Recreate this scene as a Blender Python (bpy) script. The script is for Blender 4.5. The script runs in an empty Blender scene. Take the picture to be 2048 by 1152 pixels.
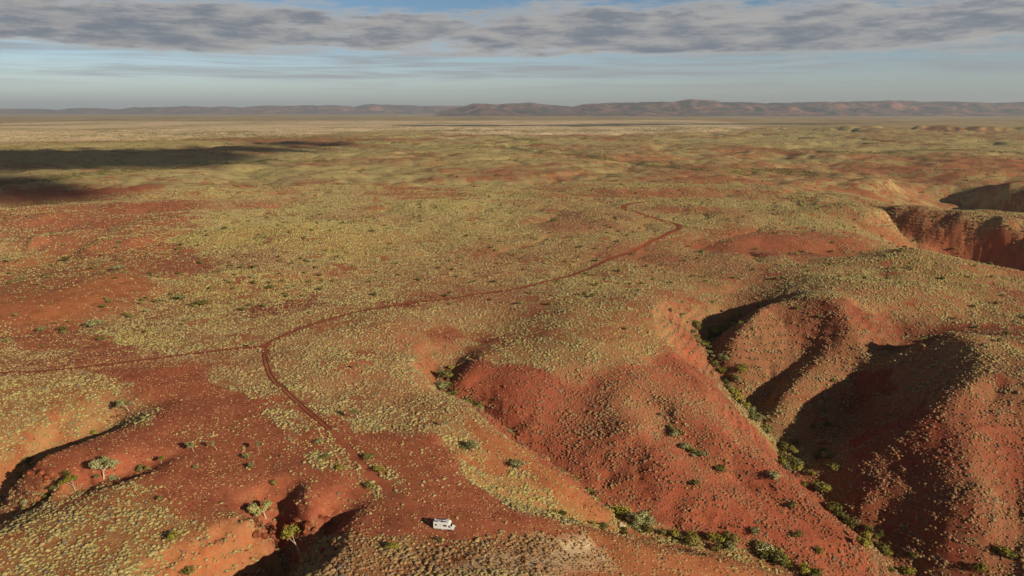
import bpy, bmesh, math, random
import numpy as np
from mathutils import Vector, Matrix

R = math.radians
random.seed(7)
rng = np.random.default_rng(11)
scn = bpy.context.scene
COL = scn.collection

# ------------------------------------------------------------------ camera
CAM_H = 122.0
FPX = 1462.0                       # focal length in pixels of a 2048 wide frame
PITCH = math.atan((576 - 222) / FPX)
cd = bpy.data.cameras.new('camera')
cam = bpy.data.objects.new('camera', cd)
COL.objects.link(cam)
cam.location = (0, 0, CAM_H)
cam.rotation_euler = (math.pi / 2 - PITCH, 0, 0)
cd.sensor_width = 36.0
cd.lens = 36.0 * FPX / 2048.0
cd.clip_start = 1.0
cd.clip_end = 200000.0
scn.camera = cam

# ------------------------------------------------------------------ light
SUN_EL = R(20.0)
SUN_AZ = math.atan2(0.75, -0.65)   # clockwise from +Y
SUN_DIR = Vector((math.sin(SUN_AZ) * math.cos(SUN_EL), math.cos(SUN_AZ) * math.cos(SUN_EL), math.sin(SUN_EL)))
sd = bpy.data.lights.new('sun', 'SUN')
sd.energy = 5.0
sd.angle = R(0.5)
sd.color = (1.0, 0.905, 0.72)
sun = bpy.data.objects.new('sun', sd)
COL.objects.link(sun)
sun.rotation_euler = SUN_DIR.to_track_quat('Z', 'Y').to_euler()
sun.location = (0, 0, 400)

scn.view_settings.view_transform = 'Standard'
scn.view_settings.look = 'None'
scn.view_settings.gamma = 1.0
scn.view_settings.use_curve_mapping = False
scn.view_settings.exposure = 0.0
scn.cycles.max_bounces = 5
scn.cycles.diffuse_bounces = 1
scn.cycles.volume_bounces = 0
scn.cycles.transparent_max_bounces = 8


class NT:
    """small helper to write node trees"""
    def __init__(s, tree):
        s.t = tree
        s.n = tree.nodes
        s.l = tree.links

    def add(s, typ, **kw):
        n = s.n.new(typ)
        for k, v in kw.items():
            setattr(n, k, v)
        return n

    def put(s, sock, v):
        if isinstance(v, bpy.types.NodeSocket):
            s.l.new(v, sock)
        elif v is not None:
            sock.default_value = v

    def math(s, op, a, b=None, c=None, clamp=False):
        n = s.add('ShaderNodeMath', operation=op)
        n.use_clamp = clamp
        s.put(n.inputs[0], a)
        s.put(n.inputs[1], b)
        s.put(n.inputs[2], c)
        return n.outputs[0]

    def vmath(s, op, a, b=None):
        n = s.add('ShaderNodeVectorMath', operation=op)
        s.put(n.inputs[0], a)
        s.put(n.inputs[1], b)
        return n.outputs[0]

    def noise(s, vec, scale, detail=4, rough=0.5, dist=0.0):
        n = s.add('ShaderNodeTexNoise')
        s.put(n.inputs['Vector'], vec)
        n.inputs['Scale'].default_value = scale
        n.inputs['Detail'].default_value = detail
        n.inputs['Roughness'].default_value = rough
        n.inputs['Distortion'].default_value = dist
        return n.outputs[0]

    def ramp(s, v, lo, hi, a=0.0, b=1.0):
        n = s.add('ShaderNodeMapRange')
        n.interpolation_type = 'SMOOTHSTEP'
        s.put(n.inputs[0], v)
        s.put(n.inputs[1], lo)
        s.put(n.inputs[2], hi)
        s.put(n.inputs[3], a)
        s.put(n.inputs[4], b)
        return n.outputs[0]

    def mix(s, f, a, b, blend='MIX'):
        n = s.add('ShaderNodeMix', data_type='RGBA', blend_type=blend)
        s.put(n.inputs[0], f)
        for i, v in ((6, a), (7, b)):
            if isinstance(v, tuple) and len(v) == 3:
                v = v + (1.0,)
            s.put(n.inputs[i], v)
        return n.outputs[2]


def srgb(r, g, b):
    f = lambda c: (c / 255 / 12.92) if c / 255 <= 0.04045 else ((c / 255 + 0.055) / 1.055) ** 2.4
    return (f(r), f(g), f(b))


# ------------------------------------------------------------------ world: clear sky with a broken layer of cloud
world = bpy.data.worlds.new('World')
scn.world = world
world.use_nodes = True
w = NT(world.node_tree)
w.n.clear()
sky = w.add('ShaderNodeTexSky', sky_type='NISHITA')
sky.sun_disc = False
sky.sun_elevation = SUN_EL
sky.sun_rotation = SUN_AZ
sky.altitude = 600
sky.air_density = 1.0
sky.dust_density = 2.2
sky.ozone_density = 1.0
tc = w.add('ShaderNodeTexCoord')
sep = w.add('ShaderNodeSeparateXYZ')
w.l.new(tc.outputs['Generated'], sep.inputs[0])
zc = w.math('MAXIMUM', sep.outputs[2], 0.012)
u = w.math('DIVIDE', sep.outputs[0], zc)
v = w.math('DIVIDE', sep.outputs[1], zc)
comb = w.add('ShaderNodeCombineXYZ')
w.put(comb.inputs[0], u)
w.put(comb.inputs[1], v)
P = comb.outputs[0]                # position on a flat cloud deck, in deck heights


def deck(sx, sy, off):
    m = w.add('ShaderNodeMapping')
    m.inputs['Scale'].default_value = (sx, sy, 1)
    m.inputs['Location'].default_value = off
    w.l.new(P, m.inputs['Vector'])
    return m.outputs[0]


# thick bank: between about 4 and 7 degrees above the horizon, its edges broken by noise


def puff(sx, sz, off):
    m = w.add('ShaderNodeMapping')
    m.inputs['Scale'].default_value = (sx, sx, sz)
    m.inputs['Location'].default_value = off
    w.l.new(tc.outputs['Generated'], m.inputs['Vector'])
    return m.outputs[0]


el = sep.outputs[2]
n_big = w.noise(puff(2.2, 13, (3.1, 0.4, 0.2)), 1.0, 3, 0.5, 0.2)
n_mid = w.noise(puff(9, 62, (7.7, 2.2, 1.3)), 1.0, 6, 0.58, 0.0)
n_fine = w.noise(puff(30, 130, (1.7, 9.2, 4.3)), 1.0, 5, 0.62, 0.0)
bank = w.math('MULTIPLY', w.ramp(el, 0.056, 0.086), w.ramp(el, 0.145, 0.108))
cov = w.math('ADD', w.math('MULTIPLY', n_big, 0.45), w.math('MULTIPLY', n_mid, 0.65))
cov = w.math('ADD', cov, w.math('MULTIPLY', bank, 0.34))
cov = w.math('ADD', cov, w.math('MULTIPLY', w.math('SUBTRACT', n_fine, 0.5), 0.30))
cov = w.math('ADD', cov, w.ramp(el, 0.125, 0.22, 0.0, 0.16))
alpha1 = w.ramp(cov, 0.60, 0.84)
alpha1 = w.math('MULTIPLY', alpha1, w.ramp(el, 0.045, 0.075))
thick = w.ramp(cov, 0.70, 0.88)
# thin streaks lower down
n_st = w.noise(puff(4, 95, (4.4, 1.9, 7.0)), 1.0, 6, 0.6, 0.5)
alpha2 = w.math('MULTIPLY', w.ramp(n_st, 0.40, 0.66), w.math('MULTIPLY', w.ramp(el, 0.016, 0.045), w.ramp(el, 0.085, 0.070)))
alpha2 = w.math('MULTIPLY', alpha2, 0.75)

# air near the horizon is a pale grey
skyhi = w.mix(w.ramp(el, 0.13, 0.55), (0.84, 1.10, 1.42), (0.24, 0.29, 0.36))
skycol = w.mix(w.ramp(el, 0.0, 0.13), w.mix(1.0, sky.outputs[0], (2.0, 2.22, 2.75), 'MULTIPLY'), w.mix(1.0, sky.outputs[0], skyhi, 'MULTIPLY'))
bgS = w.add('ShaderNodeBackground')
w.put(bgS.inputs[0], skycol)
bgS.inputs[1].default_value = 0.063
n_sh = w.noise(puff(13, 74, (2.0, 5.0, 2.6)), 1.0, 7, 0.64, 0.0)
ccol = w.mix(w.ramp(n_sh, 0.36, 0.66), (0.195, 0.225, 0.272), (0.41, 0.402, 0.395))
edge = w.mix(thick, (0.50, 0.47, 0.44), ccol)
bgC = w.add('ShaderNodeBackground')
w.put(bgC.inputs[0], w.mix(w.ramp(el, 0.14, 0.4), edge, w.mix(1.0, edge, (0.25, 0.25, 0.27), 'MULTIPLY')))
bgC.inputs[1].default_value = 0.95
bgC2 = w.add('ShaderNodeBackground')
w.put(bgC2.inputs[0], (0.33, 0.34, 0.37, 1))
bgC2.inputs[1].default_value = 0.95
mx2 = w.add('ShaderNodeMixShader')
w.put(mx2.inputs[0], alpha2)
w.l.new(bgS.outputs[0], mx2.inputs[1])
w.l.new(bgC2.outputs[0], mx2.inputs[2])
mx1 = w.add('ShaderNodeMixShader')
w.put(mx1.inputs[0], alpha1)
w.l.new(mx2.outputs[0], mx1.inputs[1])
w.l.new(bgC.outputs[0], mx1.inputs[2])
wo = w.add('ShaderNodeOutputWorld')
w.l.new(mx1.outputs[0], wo.inputs[0])


# ------------------------------------------------------------------ noise and geometry helpers
_perm = np.random.default_rng(3).permutation(512).astype(np.int64)
_ga = np.random.default_rng(4).uniform(0, 2 * np.pi, 512)
_gx, _gy = np.cos(_ga), np.sin(_ga)


def perlin(x, y, seed=0):
    xi = np.floor(x).astype(np.int64)
    yi = np.floor(y).astype(np.int64)
    xf, yf = x - xi, y - yi
    uu = xf * xf * xf * (xf * (xf * 6 - 15) + 10)
    vv = yf * yf * yf * (yf * (yf * 6 - 15) + 10)

    def g(i, j, dx, dy):
        h = _perm[(_perm[(i + seed * 17) & 511] + j) & 511]
        return _gx[h] * dx + _gy[h] * dy
    a = g(xi, yi, xf, yf)
    b = g(xi + 1, yi, xf - 1, yf)
    c = g(xi, yi + 1, xf, yf - 1)
    d = g(xi + 1, yi + 1, xf - 1, yf - 1)
    return (a + uu * (b - a)) * (1 - vv) + (c + uu * (d - c)) * vv


def fbm(x, y, scale, octv=4, seed=0, gain=0.5):
    s = np.zeros(np.shape(x))
    amp, f, tot = 1.0, 1.0 / scale, 0.0
    for o in range(octv):
        s += amp * perlin(x * f + 13.7 * o, y * f - 7.1 * o, seed + o)
        tot += amp
        amp *= gain
        f *= 2.03
    return s / tot * 1.6


def ridged(x, y, scale, octv=4, seed=0):
    s = np.zeros(np.shape(x))
    amp, f, tot = 1.0, 1.0 / scale, 0.0
    for o in range(octv):
        s += amp * (1 - np.abs(perlin(x * f + 3.7 * o, y * f - 9.1 * o, seed + o)) * 2.4)
        tot += amp
        amp *= 0.5
        f *= 2.07
    return s / tot


def sstep(x, a, b):
    t = np.clip((x - a) / (b - a), 0, 1)
    return t * t * (3 - 2 * t)


cp, sp = math.cos(PITCH), math.sin(PITCH)


def ray(px, py):
    dx, dz, dy = (px - 1024) / FPX, (576 - py) / FPX, 1.0
    return np.array((dx, dy * cp + dz * sp, dz * cp - dy * sp))


def at(px, py, z):
    """the point at height z that lies in this direction of the photograph"""
    d = ray(px, py)
    t = (z - CAM_H) / d[2]
    return np.array((d[0] * t, d[1] * t, z))


# ------------------------------------------------------------------ the lie of the land, surveyed as lines (x, y, height)
LINES = {
    'gully_centre': [(940, 690, -4), (915, 715, -9), (887, 765, -13), (903, 796, -19), (960, 838, -27), (1010, 882, -31), (1070, 927, -36), (1150, 977, -41), (1220, 1017, -46), (1262, 1050, -50), (1330, 1068, -53), (1400, 1088, -56), (1480, 1102, -60), (1560, 1122, -63), (1610, 1152, -66), (1680, 1230, -70)],
    'gully_centre_rim': [(960, 703, 0), (938, 738, -2), (922, 762, -8), (930, 790, -17)],
    'crest_left_of_centre': [(840, 745, 0), (872, 785, -5), (930, 806, -9), (1000, 852, -14), (1070, 905, -21), (1150, 960, -28), (1200, 1003, -35), (1238, 1036, -43)],
    'swale': [(890, 862, 0), (940, 925, -6), (990, 965, -12), (1060, 1005, -19), (1150, 1040, -29), (1240, 1062, -44)],
    'plateau_edge': [(905, 880, 0), (935, 945, -1), (990, 1000, -2), (1080, 1035, -4), (1170, 1056, -9), (1270, 1078, -17), (1400, 1106, -27), (1500, 1130, -36), (1560, 1160, -44)],
    'ridge_foot': [(1000, 1085, -3), (1120, 1100, -6), (1240, 1110, -13), (1350, 1135, -22), (1450, 1170, -32)],
    'front': [(650, 1170, 1), (800, 1160, 2), (900, 1130, 3), (1000, 1150, 4), (1150, 1152, -2), (1250, 1200, -10), (1100, 1300, 0), (800, 1300, 4)],
    'plateau': [(889, 1056, 0), (800, 1000, 0.5), (950, 1040, -0.5), (700, 960, 1), (850, 930, 1.2), (760, 1040, 0), (900, 1000, 0),
                (880, 870, 1.5), (600, 900, 2), (500, 860, 2.5), (650, 850, 2.5), (450, 930, 1.2), (350, 870, 2), (560, 960, 1), (420, 985, 1), (800, 860, 1)],
    'track_land': [(560, 740, 3), (530, 700, 3), (640, 700, 5), (700, 780, 1), (800, 800, 0), (400, 730, 3), (200, 740, 2), (0, 750, 1), (0, 690, -1), (480, 790, 2.5)],
    'spur_a': [(600, 716, 5), (700, 720, 5.5), (780, 727, 3), (830, 742, -1)],
    'hollow_a': [(690, 700, 2.6), (780, 705, 1), (840, 722, -1), (868, 742, -10)],
    'spur_b': [(700, 640, 6), (750, 650, 7), (800, 668, 5), (850, 692, 1)],
    'spur_b2': [(860, 640, 4), (840, 610, 5), (800, 590, 4)],
    'hollow_b': [(1000, 640, 1.5), (930, 680, -2), (940, 690, -5)],
    'mid_land': [(600, 580, 3), (800, 560, 3), (950, 520, 2), (1200, 560, 3), (700, 500, 4), (1000, 450, 3), (1200, 480, 4), (900, 470, 3), (1100, 520, 2),
                 (1300, 530, 3), (1400, 540, 3), (1450, 570, 2)],
    'hill_top': [(1000, 605, 4), (1080, 612, 6), (1150, 624, 9), (1230, 645, 8), (1310, 663, 4), (1345, 690, -2), (1390, 735, -10), (1440, 790, -20)],
    'hill_left': [(1050, 670, 2), (1000, 705, 1), (980, 740, -3), (1000, 790, -11), (1050, 850, -23)],
    'hill_mid_crest': [(1170, 690, 5), (1240, 724, 1), (1300, 765, -6), (1380, 830, -16), (1470, 900, -28), (1560, 960, -40), (1660, 1030, -53), (1710, 1075, -61)],
    'hill_mid_hollow': [(1290, 700, 1), (1350, 745, -9), (1410, 800, -20), (1470, 850, -32)],
    'hill_hollow': [(1290, 800, -12), (1330, 850, -22), (1370, 895, -30), (1440, 938, -38), (1540, 985, -47), (1640, 1055, -58)],
    'hill_face_hollow': [(1190, 770, -8), (1150, 830, -18.5), (1105, 880, -29), (1078, 915, -38)],
    'hill_face_spur': [(1100, 740, -0.5), (1060, 800, -12), (1041, 860, -25)],
    'hill_face_spur2': [(1230, 800, -10), (1200, 870, -23), (1180, 930, -35)],
    'hill_low_spur': [(1260, 849, -15), (1330, 929, -28), (1420, 999, -40), (1520, 1059, -51), (1620, 1110, -60)],
    'gully_right': [(1560, 590, 3), (1512, 620, -10), (1458, 655, -20), (1418, 676, -27), (1402, 702, -32), (1434, 748, -40), (1482, 808, -49), (1532, 866, -57), (1582, 926, -63), (1642, 994, -69), (1702, 1054, -74), (1752, 1099, -78), (1802, 1154, -82), (1880, 1240, -86)],
    'right_rim_west': [(1365, 670, 0), (1372, 645, -2), (1390, 615, -3), (1432, 590, -3), (1500, 572, 0), (1560, 562, 4)],
    'right_rim': [(1590, 592, 9), (1640, 612, 10), (1720, 638, 10), (1800, 658, 9), (1880, 676, 8), (1960, 700, 7), (2060, 722, 5)],
    'right_land': [(1620, 565, 9), (1700, 600, 12), (1850, 640, 12), (2000, 680, 9), (1750, 570, 10)],
    'right_head_spur': [(1565, 606, 10), (1518, 626, 8), (1485, 655, 2), (1460, 692, -10), (1444, 724, -28)],
    'right_ravine_0': [(1562, 650, -4), (1528, 694, -19), (1498, 742, -34), (1468, 784, -46)],
    'right_ridge_1': [(1612, 646, 0), (1578, 682, -13), (1540, 728, -27), (1498, 776, -44)],
    'right_ravine_1': [(1668, 676, -7), (1624, 712, -22), (1568, 762, -38), (1512, 814, -53)],
    'right_ridge_2': [(1722, 670, 2), (1674, 708, -9), (1614, 758, -24), (1564, 804, -38), (1548, 840, -50)],
    'right_ravine_2': [(1850, 700, -12), (1800, 735, -30), (1745, 778, -43), (1690, 815, -52), (1640, 848, -58), (1592, 890, -63)],
    'right_ridge_3': [(2010, 722, 4), (1950, 748, 3), (1890, 783, -3), (1830, 812, -14), (1778, 830, -27), (1720, 852, -46)],
    'right_ravine_3': [(1790, 848, -37), (1740, 860, -47), (1670, 888, -56), (1620, 940, -62)],
    'right_ridge_4': [(2060, 790, -3), (1990, 812, -8), (1920, 855, -19), (1880, 900, -30), (1800, 950, -46), (1720, 1000, -60)],
    'right_ridge_5': [(1925, 865, -20), (1965, 920, -28), (1985, 980, -38), (1960, 1050, -51), (1880, 1100, -66)],
    'right_ravine_5': [(2010, 860, -30), (2030, 930, -42), (2048, 1010, -52), (2050, 1080, -62)],
    'right_low': [(1800, 1040, -64), (1900, 1000, -45), (1850, 1000, -52), (2120, 1000, -38), (2150, 850, -10), (1950, 1140, -70), (2100, 1150, -64)],
    # canyon bottom left of the centre
    'canyon_floor': [(712, 1030, -1), (690, 1046, -5), (655, 1078, -9), (600, 1118, -13), (540, 1150, -17), (480, 1195, -20), (400, 1270, -22)],
    'canyon_near_rim': [(702, 1046, 0), (692, 1066, 0), (672, 1090, -0.5), (650, 1116, -1), (622, 1142, -1), (600, 1170, 0)],
    'canyon_far_rim': [(690, 1020, 0.5), (655, 1020, 0), (625, 1026, -1), (600, 1036, -1.5), (597, 1052, -4), (620, 1062, -4)],
    'canyon_arm': [(592, 992, 0), (574, 1012, -4), (558, 1038, -7), (548, 1068, -10), (560, 1102, -13)],
    'canyon_arm_rim': [(560, 992, 1), (540, 1012, 0), (515, 1040, 0), (496, 1062, -1), (520, 1072, -6)],
    'canyon_arm_near': [(610, 1000, 0.5), (600, 1020, 0)],
    'canyon_slope': [(470, 1080, -4), (440, 1110, -6), (410, 1150, -8), (490, 1105, -9), (455, 1150, -12)],
    # the two gullies on the left
    'left_gully': [(310, 797, 1), (262, 815, -1), (232, 840, -5), (190, 873, -7), (120, 914, -11), (50, 966, -15), (0, 1002, -18), (-120, 1080, -23)],
    'left_gully_far': [(285, 790, 2), (225, 802, 0), (170, 838, -2), (110, 870, -5), (40, 903, -8), (-20, 933, -11)],
    'left_bank': [(0, 780, 2), (120, 800, 2), (0, 850, -4), (80, 840, -2), (200, 780, 2.5)],
    'left_spur': [(320, 830, 2.5), (240, 860, 2.2), (130, 893, 0.5), (75, 925, -1), (52, 942, -5)],
    'left_gully_2': [(350, 914, 0.5), (300, 936, -1.5), (240, 957, -3), (170, 981, -6), (100, 1007, -10), (30, 1032, -14), (-60, 1062, -19)],
    'left_spur_2': [(345, 895, 2), (270, 915, 1.6), (190, 935, 1.4), (120, 955, 0), (85, 962, -3), (55, 960, -9)],
    'left_near_rim': [(350, 922, 1.4), (290, 948, 1), (200, 979, -0.5), (110, 1010, -4), (30, 1038, -8), (-60, 1070, -13)],
    'left_low': [(0, 1152, -6), (200, 1100, -3), (100, 1060, -3), (400, 1010, 0.5), (260, 1010, 0), (340, 1070, -2), (0, 1080, -5), (100, 1152, -5), (250, 1160, -5), (-150, 1150, -8), (330, 1250, -8)],
    'left_mid': [(100, 700, -1), (250, 680, 0), (350, 650, 2), (120, 640, -4), (200, 650, -5), (60, 665, -6), (300, 690, 1)],
    'left_hill': [(20, 590, 2), (150, 560, 6), (230, 545, 7), (300, 556, 3), (120, 600, 4), (250, 600, 2), (330, 590, -2)],
    'left_valley': [(380, 560, -2), (300, 530, -7), (220, 520, -10), (130, 500, -12), (40, 492, -12)],
    'left_crest': [(340, 478, 0), (420, 462, 6), (540, 452, 9), (650, 455, 9), (740, 470, 5), (790, 490, 1)],
    'left_crest_2': [(350, 560, 2), (440, 542, 7), (560, 540, 6), (670, 556, 2)],
    'left_crest_3': [(180, 485, 2), (260, 470, 6), (370, 452, 5), (480, 430, 0)],
    'left_far': [(0, 440, 2), (120, 420, 6), (300, 400, 4), (450, 410, 5), (60, 465, 6), (560, 425, -4), (500, 440, -6)],
    # canyons on the far right
    'cone_hill': [(1700, 512, 2), (1760, 505, 8), (1822, 496, 13), (1880, 522, 9), (1960, 565, 4), (2048, 615, -3)],
    'cone_spur': [(1740, 540, 6), (1850, 575, 8), (1960, 610, 4), (2060, 660, 0)],
    'cone_side': [(1800, 540, 8), (1900, 585, 4), (2000, 640, 1)],
    'far_gully': [(1560, 418, -3), (1640, 432, -12), (1700, 447, -18), (1757, 464, -25), (1800, 482, -31), (1860, 500, -37), (1930, 516, -42), (2010, 534, -46), (2120, 565, -50)],
    'far_gully_near': [(1640, 470, 2), (1720, 478, -3), (1770, 495, -10)],
    'far_gully_near2': [(1560, 470, 3), (1620, 500, 1), (1680, 515, -4), (1500, 480, 2), (1420, 470, 2)],
    'far_rim': [(1620, 405, 2), (1700, 420, 1), (1770, 428, 2)],
    'far2_gully': [(1740, 374, -4), (1790, 386, -16), (1860, 398, -32), (1940, 415, -40), (2040, 438, -46), (2150, 462, -50)],
    'far2_rim': [(1720, 362, 2), (1780, 362, 2)],
    'far2_near': [(1700, 392, 2), (1770, 408, -2), (1850, 424, -8), (1930, 437, -12)],
}
RING = [(x, y, 0.0) for x, y in [(-700, 200), (-700, 600), (-700, 1000), (-650, 1450), (-200, 1480), (200, 1480), (600, 1480), (1000, 1480),
                                  (1080, 1200), (1090, 900), (1000, 200), (-200, 60), (-450, 90), (200, 60), (500, 60), (800, 90),
                                  (-300, 1200), (100, 1200), (500, 1250), (-500, 800), (-350, 1000), (0, 1000), (300, 1000)]]

DEPTH = 0.56
LINES_RIGHT = 0.63


def deep(nm):
    return 1.0 if nm.startswith(('canyon', 'left_gully', 'left_spur', 'left_near')) else (1.0 if nm.startswith('far') else (LINES_RIGHT if nm.startswith(('right', 'gully_right')) else DEPTH))


pts = []
for nm, ln in LINES.items():
    wpt = [at(q[0], q[1], q[2] * deep(nm) if q[2] < 0 else q[2]) for q in ln]
    blob = nm in ('plateau', 'track_land', 'mid_land', 'right_land', 'right_low', 'left_low', 'left_mid', 'left_hill', 'left_far', 'left_bank', 'front')
    if blob:
        pts += [tuple(q) for q in wpt]
        continue
    for a, b in zip(wpt[:-1], wpt[1:]):
        d = np.linalg.norm(b[:2] - a[:2])
        k = max(1, int(d / max(6.0, min(30.0, a[1] * 0.018))))
        for i in range(k):
            pts.append(tuple(a + (b - a) * i / k))
    pts.append(tuple(wpt[-1]))
RZ = [(x, y, -34.0 if x > 350 and y < 300 else (-20.0 if y < 100 else 0.0)) for x, y, z in RING]
for nm in ('far_gully', 'far2_gully'):          # scarps facing away from the low sun, on the far side of these two valleys
    wl = [at(*q) for q in LINES[nm][3:]]
    dx_, dy_ = (32, 16) if nm == 'far_gully' else (40, 24)
    for a, b in zip(wl[:-1], wl[1:]):
        for t in np.linspace(0, 1, 5)[:-1]:
            q = a + (b - a) * t
            wob_ = 9 * math.sin(q[1] * 0.06) + 5 * math.sin(q[1] * 0.17)
            pts.append((q[0] + dx_ + wob_, q[1] + dy_, 1.0))
            pts.append((q[0] + dx_ + wob_ + 45, q[1] + dy_ + 10, 3.0))
            pts.append((q[0] + dx_ + wob_ + 110, q[1] + dy_ + 20, 2.0))
pts += RZ
pts = np.array(pts)
keep = []
for i, q in enumerate(pts):
    if all((q[0] - pts[j][0]) ** 2 + (q[1] - pts[j][1]) ** 2 > 9.0 for j in keep):
        keep.append(i)
pts = pts[keep]
NP_ = len(pts)
EPS = 2.5                          # rounds the creases
D = np.sqrt((pts[:, None, 0] - pts[None, :, 0]) ** 2 + (pts[:, None, 1] - pts[None, :, 1]) ** 2 + EPS ** 2)
A = np.zeros((NP_ + 1, NP_ + 1))
A[:NP_, :NP_] = D
A[:NP_, :NP_] += np.eye(NP_) * -0.6   # slight smoothing
A[:NP_, NP_] = 1
A[NP_, :NP_] = 1
sol = np.linalg.solve(A, np.append(pts[:, 2], 0.0))
X0, X1, Y0, Y1, STEP = -760.0, 1160.0, 0.0, 1560.0, 3.0
gx = np.arange(X0, X1 + 1, STEP)
gy = np.arange(Y0, Y1 + 1, STEP)
GX, GY = np.meshgrid(gx, gy)
GZ = np.zeros(GX.shape)
for j in range(GX.shape[0]):
    dd = np.sqrt((GX[j][:, None] - pts[None, :, 0]) ** 2 + (GY[j][:, None] - pts[None, :, 1]) ** 2 + EPS ** 2)
    GZ[j] = dd @ sol[:-1] + sol[-1]
edge_w = sstep(GX, X0, X0 + 200) * sstep(-GX, -X1, -X1 + 200) * sstep(-GY, -Y1, -Y1 + 250)
GZ *= edge_w


# scree: no slope stays steeper than loose ground can lie, except at the rocky canyon heads
tal = np.full(GZ.shape, 0.74)
tal = np.where((GX < 40) & (GY < 330), 1.25, tal)
_h = at(893, 770, -8)
tal = np.maximum(tal, 0.6 + 0.7 * np.exp(-((GX - _h[0]) ** 2 + (GY - _h[1]) ** 2) / 22 ** 2))
tal = np.where((GX > 330) & (GY > 560), 1.5, tal)
for _ in range(140):
    for ax in (0, 1):
        d_ = np.diff(GZ, axis=ax)
        tm = (tal[1:] if ax == 0 else tal[:, 1:]) * STEP
        ex = (np.sign(d_) * np.maximum(np.abs(d_) - tm, 0)) * 0.24
        if ax == 0:
            GZ[:-1] += ex
            GZ[1:] -= ex
        else:
            GZ[:, :-1] += ex
            GZ[:, 1:] -= ex


# the long slopes on the right are rounded
bl = GZ.copy()
for _ in range(22):
    bl[1:-1, 1:-1] = bl[1:-1, 1:-1] * 0.5 + (bl[:-2, 1:-1] + bl[2:, 1:-1] + bl[1:-1, :-2] + bl[1:-1, 2:]) * 0.125
wr_ = 0.75 * sstep(GX, 130, 175) * sstep(-GY, -620, -560)
GZ = GZ * (1 - wr_) + bl * wr_


def samp(G, x, y):
    """Catmull-Rom sampling of the survey grid"""
    fx = np.clip((x - X0) / STEP, 1.001, G.shape[1] - 3.001)
    fy = np.clip((y - Y0) / STEP, 1.001, G.shape[0] - 3.001)
    ix, iy = fx.astype(int), fy.astype(int)
    tx, ty = fx - ix, fy - iy

    def wts(t):
        return (-0.5 * t + t * t - 0.5 * t ** 3, 1 - 2.5 * t * t + 1.5 * t ** 3, 0.5 * t + 2 * t * t - 1.5 * t ** 3, -0.5 * t * t + 0.5 * t ** 3)
    wx, wy = wts(tx), wts(ty)
    out = 0
    for j in range(4):
        row = 0
        for i in range(4):
            row = row + G[iy + j - 1, ix + i - 1] * wx[i]
        out = out + row * wy[j]
    return out


gyy, gxx = np.gradient(GZ, STEP)
SLOPE = np.hypot(gxx, gyy)


def seg_dist(x, y, line):
    best = np.full(np.shape(x), 1e9)
    for a, b in zip(line[:-1], line[1:]):
        ax, ay, bx, by = a[0], a[1], b[0], b[1]
        L = (bx - ax) ** 2 + (by - ay) ** 2 + 1e-9
        t = np.clip(((x - ax) * (bx - ax) + (y - ay) * (by - ay)) / L, 0, 1)
        best = np.minimum(best, np.hypot(x - ax - t * (bx - ax), y - ay - t * (by - ay)))
    return best


def in_poly(x, y, poly):
    ins = np.zeros(np.shape(x), bool)
    n = len(poly)
    for i in range(n):
        x1, y1 = poly[i][0], poly[i][1]
        x2, y2 = poly[(i + 1) % n][0], poly[(i + 1) % n][1]
        c = ((y1 > y) != (y2 > y))
        ins ^= c & (x < (x2 - x1) * (y - y1) / ((y2 - y1) + 1e-12) + x1)
    return ins


def height(x, y):
    x = np.asarray(x, float)
    y = np.asarray(y, float)
    r = np.hypot(x, y)
    ins = (x > X0) & (x < X1) & (y > Y0) & (y < Y1)
    xc, yc = np.clip(x, X0, X1), np.clip(y, Y0, Y1)
    z = np.where(ins, samp(GZ, xc, yc), 0.0)
    sl = np.where(ins, samp(SLOPE, xc, yc), 0.0)
    # gentle relief close by
    z = z + fbm(x, y, 38, 4, 2) * (0.9 + 1.2 * np.clip(sl, 0, 0.7))
    # rock ledges and buttresses where the ground is steep
    cliff = sstep(sl, 0.85, 1.4)
    z = z + cliff * (ridged(x, y, 13, 3, 31) - 0.45) * 3.4
    # ledges of harder rock stand out on the steep slopes
    led = sstep(sl, 0.5, 0.9)
    tt = (z + 1.5 * fbm(x, y, 60, 2, 33)) / 3.4
    fr = tt - np.floor(tt)
    z = z + led * 0.62 * 3.4 * (sstep(fr, 0.32, 0.68) - fr)
    z = z + led * fbm(x, y, 5.5, 3, 37) * 0.9
    # rills running down the long slopes
    rill = sstep(sl, 0.22, 0.5) * (1 - cliff)
    z = z - rill * np.clip(ridged(x, y, 46, 4, 60) - 0.5, 0, 1) * 5.0
    # rolling, dissected country beyond
    wf = sstep(r, 480, 1300)
    yy = y * 0.8
    dis = ridged(x + 60 * fbm(x, y, 300, 2, 8), yy, 520, 4, 21)
    roll = fbm(x, yy, 900, 4, 5) * 15 - np.clip(dis - 0.5, 0, 1) * 30 + 5
    b1 = np.abs(perlin(x / 150 + 0.4 * fbm(x, y, 90, 2, 12), y / 130, 14))
    b2 = np.abs(perlin(x / 62 + 3.1, y / 58 + 0.3 * fbm(x, y, 50, 2, 17), 19))
    z = z + sstep(r, 330, 800) * (1 - sstep(r, 5000, 8000)) * ((np.sqrt(b1 + 0.01) - 0.4) * 8.5 + (np.sqrt(b2 + 0.01) - 0.4) * 3.4) * (1 - sstep(sl, 0.35, 0.7))
    z = z + wf * roll * (1 - sstep(r, 4500, 8500) * 0.8)
    # low mesas on the right, 4 to 6 km off
    ms = np.exp(-((x - 3000) / 1500) ** 2 - ((y - 5200) / 800) ** 2)
    z = z + ms * (sstep(fbm(x, y, 420, 4, 44), 0.0, 0.35) * 34)
    z = z - sstep(r, 2500, 9000) * 22
    return z


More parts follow.
